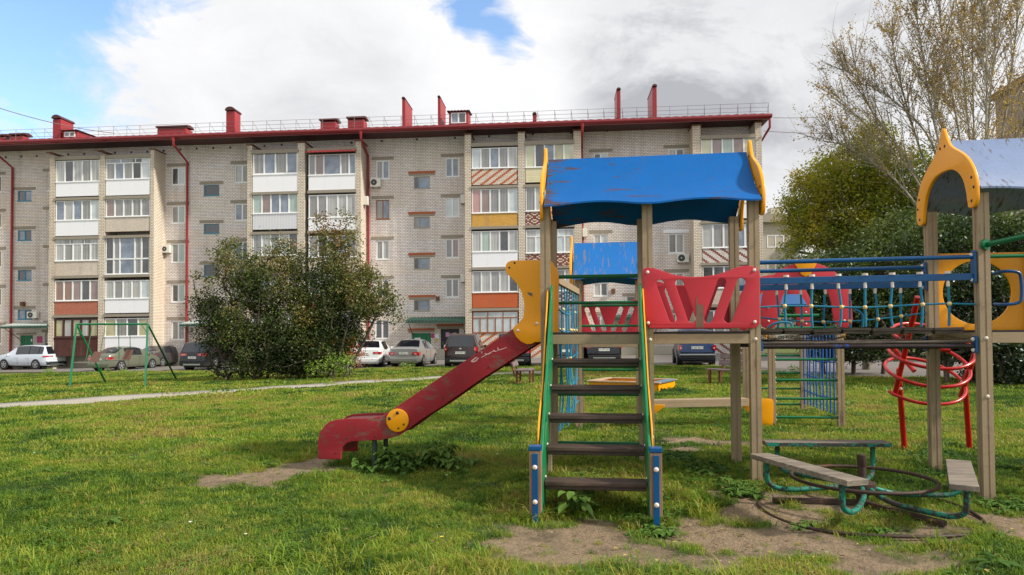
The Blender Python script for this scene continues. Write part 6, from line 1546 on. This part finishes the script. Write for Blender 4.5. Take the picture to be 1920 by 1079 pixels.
# the big multi-stemmed bush in front of the building : two thickets
Yb = 27.0
def groundat(px, Y): q = at(px, 700, Y); return (q.x, Y, gz(q.x, Y))
loc = groundat(470, Yb)
def stems(loc, pxs, Y, top, spread):
    o = []
    for i, (p0, p1, py) in enumerate(pxs):
        a = at(p0, 700, Y); b = at(p1, py, Y); y0 = (i % 3-1)*.5; o.append([(a.x-loc[0], y0, -.05), (a.x*.6+b.x*.4-loc[0], y0*1.5, (b.z-loc[2])*.35), (b.x-loc[0], y0*2.2, b.z-loc[2])])
    return o
sp_ = [(400,590,34,36,.8,60),(420,630,44,46,1.3,130),(470,600,60,60,1.6,200),(500,650,70,46,1.8,240),(455,520,60,38,1.2,110),(430,480,40,24,.9,40),(500,530,60,60,1.6,190),(525,470,30,24,.8,30),(385,560,24,26,.6,26),(545,600,50,70,1.6,200),(460,690,60,18,1.6,70),(545,670,50,34,1.6,120)]
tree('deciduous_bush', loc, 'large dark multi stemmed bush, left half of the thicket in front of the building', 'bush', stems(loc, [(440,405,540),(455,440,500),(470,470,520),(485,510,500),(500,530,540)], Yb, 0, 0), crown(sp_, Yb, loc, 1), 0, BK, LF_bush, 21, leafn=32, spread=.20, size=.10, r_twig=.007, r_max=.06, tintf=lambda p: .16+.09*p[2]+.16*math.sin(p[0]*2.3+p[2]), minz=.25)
loc = groundat(610, Yb+.6)
sp_ = [(580,640,60,56,1.7,240),(625,640,36,50,1.6,170),(600,560,56,60,1.6,200),(650,570,56,60,1.5,190),(620,480,34,40,1.1,90),(645,440,24,26,.8,30),(560,500,34,34,1.0,50),(690,575,36,26,1.1,60),(715,560,26,30,.8,36),(660,510,36,40,1.1,80),(665,625,26,22,1.0,40),(600,430,24,22,.6,14),(560,680,60,22,1.6,110),(615,685,34,18,1.4,60),(735,575,12,18,.5,12),(725,540,10,12,.5,6),(745,600,8,10,.4,5),(375,590,12,14,.5,8),(370,520,10,10,.4,4),(655,405,10,10,.4,5),(605,405,8,10,.4,4),(430,455,14,10,.5,8),(690,520,22,26,.6,20)]
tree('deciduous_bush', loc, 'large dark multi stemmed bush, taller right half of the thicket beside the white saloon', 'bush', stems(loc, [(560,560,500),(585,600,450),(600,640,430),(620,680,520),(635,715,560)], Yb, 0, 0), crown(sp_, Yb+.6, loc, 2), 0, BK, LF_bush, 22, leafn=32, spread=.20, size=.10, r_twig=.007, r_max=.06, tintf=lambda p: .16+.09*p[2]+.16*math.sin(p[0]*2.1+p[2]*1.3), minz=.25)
loc = groundat(656, Yb+2.2)
tree('orange_shrub', loc, 'small orange leaved shrub behind the right side of the big bush', 'shrub', [[(0,0,0),(0,0,.6)],[(.2,0,0),(.5,0,.8)]], crown([(655,665,34,26,.7,50),(640,650,24,18,.5,20)], Yb+2.2, loc, 3), 0, BK, LF_orange, 5, leafn=26, spread=.16, size=.08, r_twig=.005)
loc = groundat(660, Yb-1.6)
tree('lime_shrub', loc, 'low bright green shrub at the right foot of the big bush', 'shrub', [[(0,0,0),(0,0,.4)],[(-.5,0,0),(-.9,0,.3)]], crown([(640,678,24,18,.6,24),(600,690,30,9,.5,12)], Yb-1.6, loc, 4), 0, BK, LF_lime, 6, leafn=18, spread=.13, size=.08, r_twig=.005, minz=.05)
for (px_, py_, sx, lab) in ((765,684,16,'tiny weed bush in front of the silver saloon'),(92,697,9,'small weed beside the far left crossover'),(205,700,28,'low green weeds behind the left swing seat'),(245,697,22,'low green weeds behind the right swing seat'),(1500,700,24,'low weeds at the edge of the lane behind the net')):
    q = G(px_, py_+8); loc = (q.x, q.y, q.z); k = q.y/F
    tree('weed_bush', loc, lab, 'plant', [[(0,0,0),(0,0,.15)]], blobs([(0,0,.22,sx*k,.2,.2,18)], px_), 0, BK, LF_lime, px_, leafn=14, spread=.08, size=.07, r_twig=.003, minz=.01)
# right side: golden maple, dark undergrowth, pale stemmed poplars
Yg = 26
loc = groundat(1625, Yg)
sp_ = [(1520,370,38,44,1.4,80),(1560,340,50,46,1.8,150),(1610,320,56,56,2.0,190),(1660,330,50,56,2.0,150),(1580,400,70,50,2.0,210),(1500,410,34,26,1.0,50),(1530,440,50,30,1.5,90),(1640,270,34,36,1.3,60),(1495,340,16,16,.6,12),(1600,450,70,40,2.0,140),(1680,400,60,60,2.0,150),(1480,385,16,14,.5,14),(1720,340,56,70,2.0,130),(1700,430,60,50,2.0,110),(1470,415,10,10,.4,6),(1545,300,22,16,.7,10),(1630,245,24,14,.7,14),(1490,465,22,14,.7,18),(1600,270,20,22,.8,12)]
tree('maple_tree', loc, 'golden green maple crown between the two buildings', 'tree', [[(0,0,0),(.1,0,2.5),(-.2,0,4.5)],[(0,0,2),(-1.2,0,3.6),(-1.8,0,4.6)],[(0,0,2),(.8,.3,4),(.8,0,6.2)]], crown(sp_, Yg, loc, 7), 0, BKG, LF_gold, 31, leafn=44, spread=.22, size=.10, r_twig=.008, r_max=.16, tintf=lambda p: .42-.10*(p[0])*.9+.05*(p[2]-5)*.5)
Yd = 23.5; loc = groundat(1600, Yd)
sp_ = [(1520,520,56,40,1.5,130),(1580,520,60,56,1.8,190),(1640,480,56,56,1.8,190),(1690,440,50,50,1.8,150),(1560,590,60,50,1.6,190),(1640,590,60,60,1.6,220),(1690,540,50,60,1.6,190),(1500,560,30,40,1.0,60),(1600,650,100,24,1.5,150)]
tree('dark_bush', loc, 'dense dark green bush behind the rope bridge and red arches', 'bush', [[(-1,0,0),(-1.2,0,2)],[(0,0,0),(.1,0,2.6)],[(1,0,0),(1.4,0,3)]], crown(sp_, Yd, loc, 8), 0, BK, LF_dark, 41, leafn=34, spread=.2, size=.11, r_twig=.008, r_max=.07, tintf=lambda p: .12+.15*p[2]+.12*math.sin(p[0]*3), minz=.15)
Yd = 19.5; loc = groundat(1830, Yd)
sp_ = [(1760,450,50,46,1.5,150),(1820,430,60,46,1.6,180),(1890,440,60,50,1.6,200),(1760,530,60,56,1.6,200),(1830,540,60,60,1.6,220),(1900,540,50,66,1.6,220),(1770,620,60,50,1.4,190),(1850,640,60,50,1.5,240),(1920,650,50,60,1.5,220),(1960,520,60,120,1.5,200),(1880,700,60,24,1.2,130)]
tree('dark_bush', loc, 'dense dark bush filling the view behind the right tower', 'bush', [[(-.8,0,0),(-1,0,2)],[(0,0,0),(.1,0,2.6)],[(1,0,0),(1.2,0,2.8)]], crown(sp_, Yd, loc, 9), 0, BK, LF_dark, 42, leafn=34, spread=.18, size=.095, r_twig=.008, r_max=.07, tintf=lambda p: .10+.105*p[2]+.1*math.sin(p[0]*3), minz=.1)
def broom(name, loc, label, stems, seed, nsh, leafk, size, lsh=(1.0, 2.3), r0=.045, bare_side=None):
    """upright tree: pale straight stems, acute side shoots, fine twigs, leaves strung along them"""
    rs = np.random.RandomState(seed); e = empty(name, loc, 0, label, 'tree'); mb = MB(); C_ = []; T_ = []
    def leafline(a, b, n):
        for k in range(n):
            u = rs.uniform(.15, 1.02); q = a+(b-a)*u+rs.normal(size=3)*.045; C_.append(q); T_.append(np.clip(.5+rs.normal()*.2, 0, 1))
    for st_ in stems:
        P_ = [np.array(p) for p in catmull(st_, 6)]; n = len(P_)
        mb.tube([tuple(p) for p in P_], [r0*(1-.80*i/(n-1)) for i in range(n)], 6)
        for k in range(nsh):
            u = rs.uniform(.22, 1.0)**.8; i = min(n-2, int(u*(n-1))); p = P_[i]+(P_[i+1]-P_[i])*rs.uniform(); d = P_[i+1]-P_[i]; d /= np.linalg.norm(d)
            pr_ = rs.normal(size=3); pr_ -= pr_.dot(d)*d; pr_ /= np.linalg.norm(pr_); an = R(rs.uniform(18, 46)); dd = d*math.cos(an)+pr_*math.sin(an); dd[2] += .25; dd /= np.linalg.norm(dd)
            L_ = rs.uniform(*lsh)*(1.15-.55*u); mid = p+dd*L_*.5; end = mid+(dd+np.array([0, 0, .18]))*L_*.5
            mb.tube([tuple(p), tuple(mid), tuple(end)], [.014, .010, .005], 4, 0, False)
            lf = leafk*rs.choice([0, .4, 1, 1.8])
            leafline(mid, end, int(lf*L_*4))
            for j in range(rs.randint(4, 8)):
                v = rs.uniform(.2, 1); q = p+(end-p)*v; sd_2 = rs.normal(size=3)*.6+dd*1.1; sd_2[2] += .3; sd_2 /= np.linalg.norm(sd_2); l2 = rs.uniform(.25, .75)*(L_/1.8)
                r_ = q+sd_2*l2; mb.tube([tuple(q), tuple(r_)], [.0065, .0035], 3, 0, False); leafline(q, r_, int(lf*l2*9))
                q2_ = r_+(sd_2+rs.normal(size=3)*.35)*l2*.5; mb.tube([tuple(r_), tuple(q2_)], [.004, .003], 3, 0, False); leafline(r_, q2_, int(lf*l2*6))
    me = bpy.data.meshes.new('trunk'); me.from_pydata(mb.v, [], mb.f); me.update(); shade(me); link('trunk', me, BKP, e)
    leaves('crown', np.array(C_), np.array(T_), size, LF_brown, e, rs, asp=.75); return e
def poplar(px0, Y, lines, lab, seed, nsh, leafk, size=.062, **k):
    loc = groundat(px0, Y)
    return broom('poplar_tree', loc, lab, [[pb(a, b, Y+dy, loc) for a, b, dy in l] for l in lines], seed, nsh, leafk, size, **k)
poplar(1835, 22, [[(1840,700,0),(1836,480,0),(1826,250,0),(1823,30,.2),(1822,-60,.2)],[(1836,520,0),(1798,250,.5),(1769,83,.8),(1758,-30,.8)],[(1838,500,0),(1852,250,-.3),(1864,104,-.5),(1884,-30,-.6)],[(1840,480,0),(1880,250,-.5),(1905,60,-.8),(1912,-60,-1)],
    [(1832,500,.3),(1756,250,.8),(1730,104,1.0),(1712,-10,1.0)],[(1840,470,.6),(1812,200,1.4),(1800,20,1.6)],[(1845,480,.6),(1900,300,1.2),(1945,120,1.4)],[(1838,470,-.6),(1850,200,-1.0),(1845,0,-1.2)],[(1838,520,.9),(1780,300,1.6),(1745,150,1.8)]], 'tall poplar with pale straight stems and thin brown leaves above the right tower', 51, 56, 1.9)
poplar(1780, 23.5, [[(1785,700,0),(1775,480,0),(1722,344,0),(1639,250,.3),(1566,177,.5)],[(1780,460,0),(1748,271,.4),(1654,172,.6),(1581,130,.6)],[(1770,460,0),(1690,350,-.4),(1610,290,-.8),(1560,260,-.9)],[(1776,420,.5),(1715,250,.7),(1680,120,.8),(1672,60,.8)],[(1776,430,.5),(1700,300,1.0),(1630,200,1.2),(1600,110,1.2)]], 'half bare leaning poplar with pale diagonal branches left of the tall poplar', 52, 46, 1.5)
# distant tree line behind everything on the right
for i, (px_, Y, w_, h_, lab) in enumerate(((1700,40,190,120,'dim trees across the lane behind the maple'),(2050,34,200,420,'tall tree mass outside the right tower'))):
    loc = groundat(px_, Y)
    tree('distant_tree', loc, lab, 'tree', [[(0,0,0),(0,0,3)]], crown([(px_,640-h_*.5,w_*.6,h_*.5,2,420),(px_,620,w_*.6,40,2,200)], Y, loc, 60+i), 0, BKG, LF_dark, 60+i, leafn=20, spread=.6, size=.24, r_twig=.01, r_max=.2, tintf=lambda p: .35)
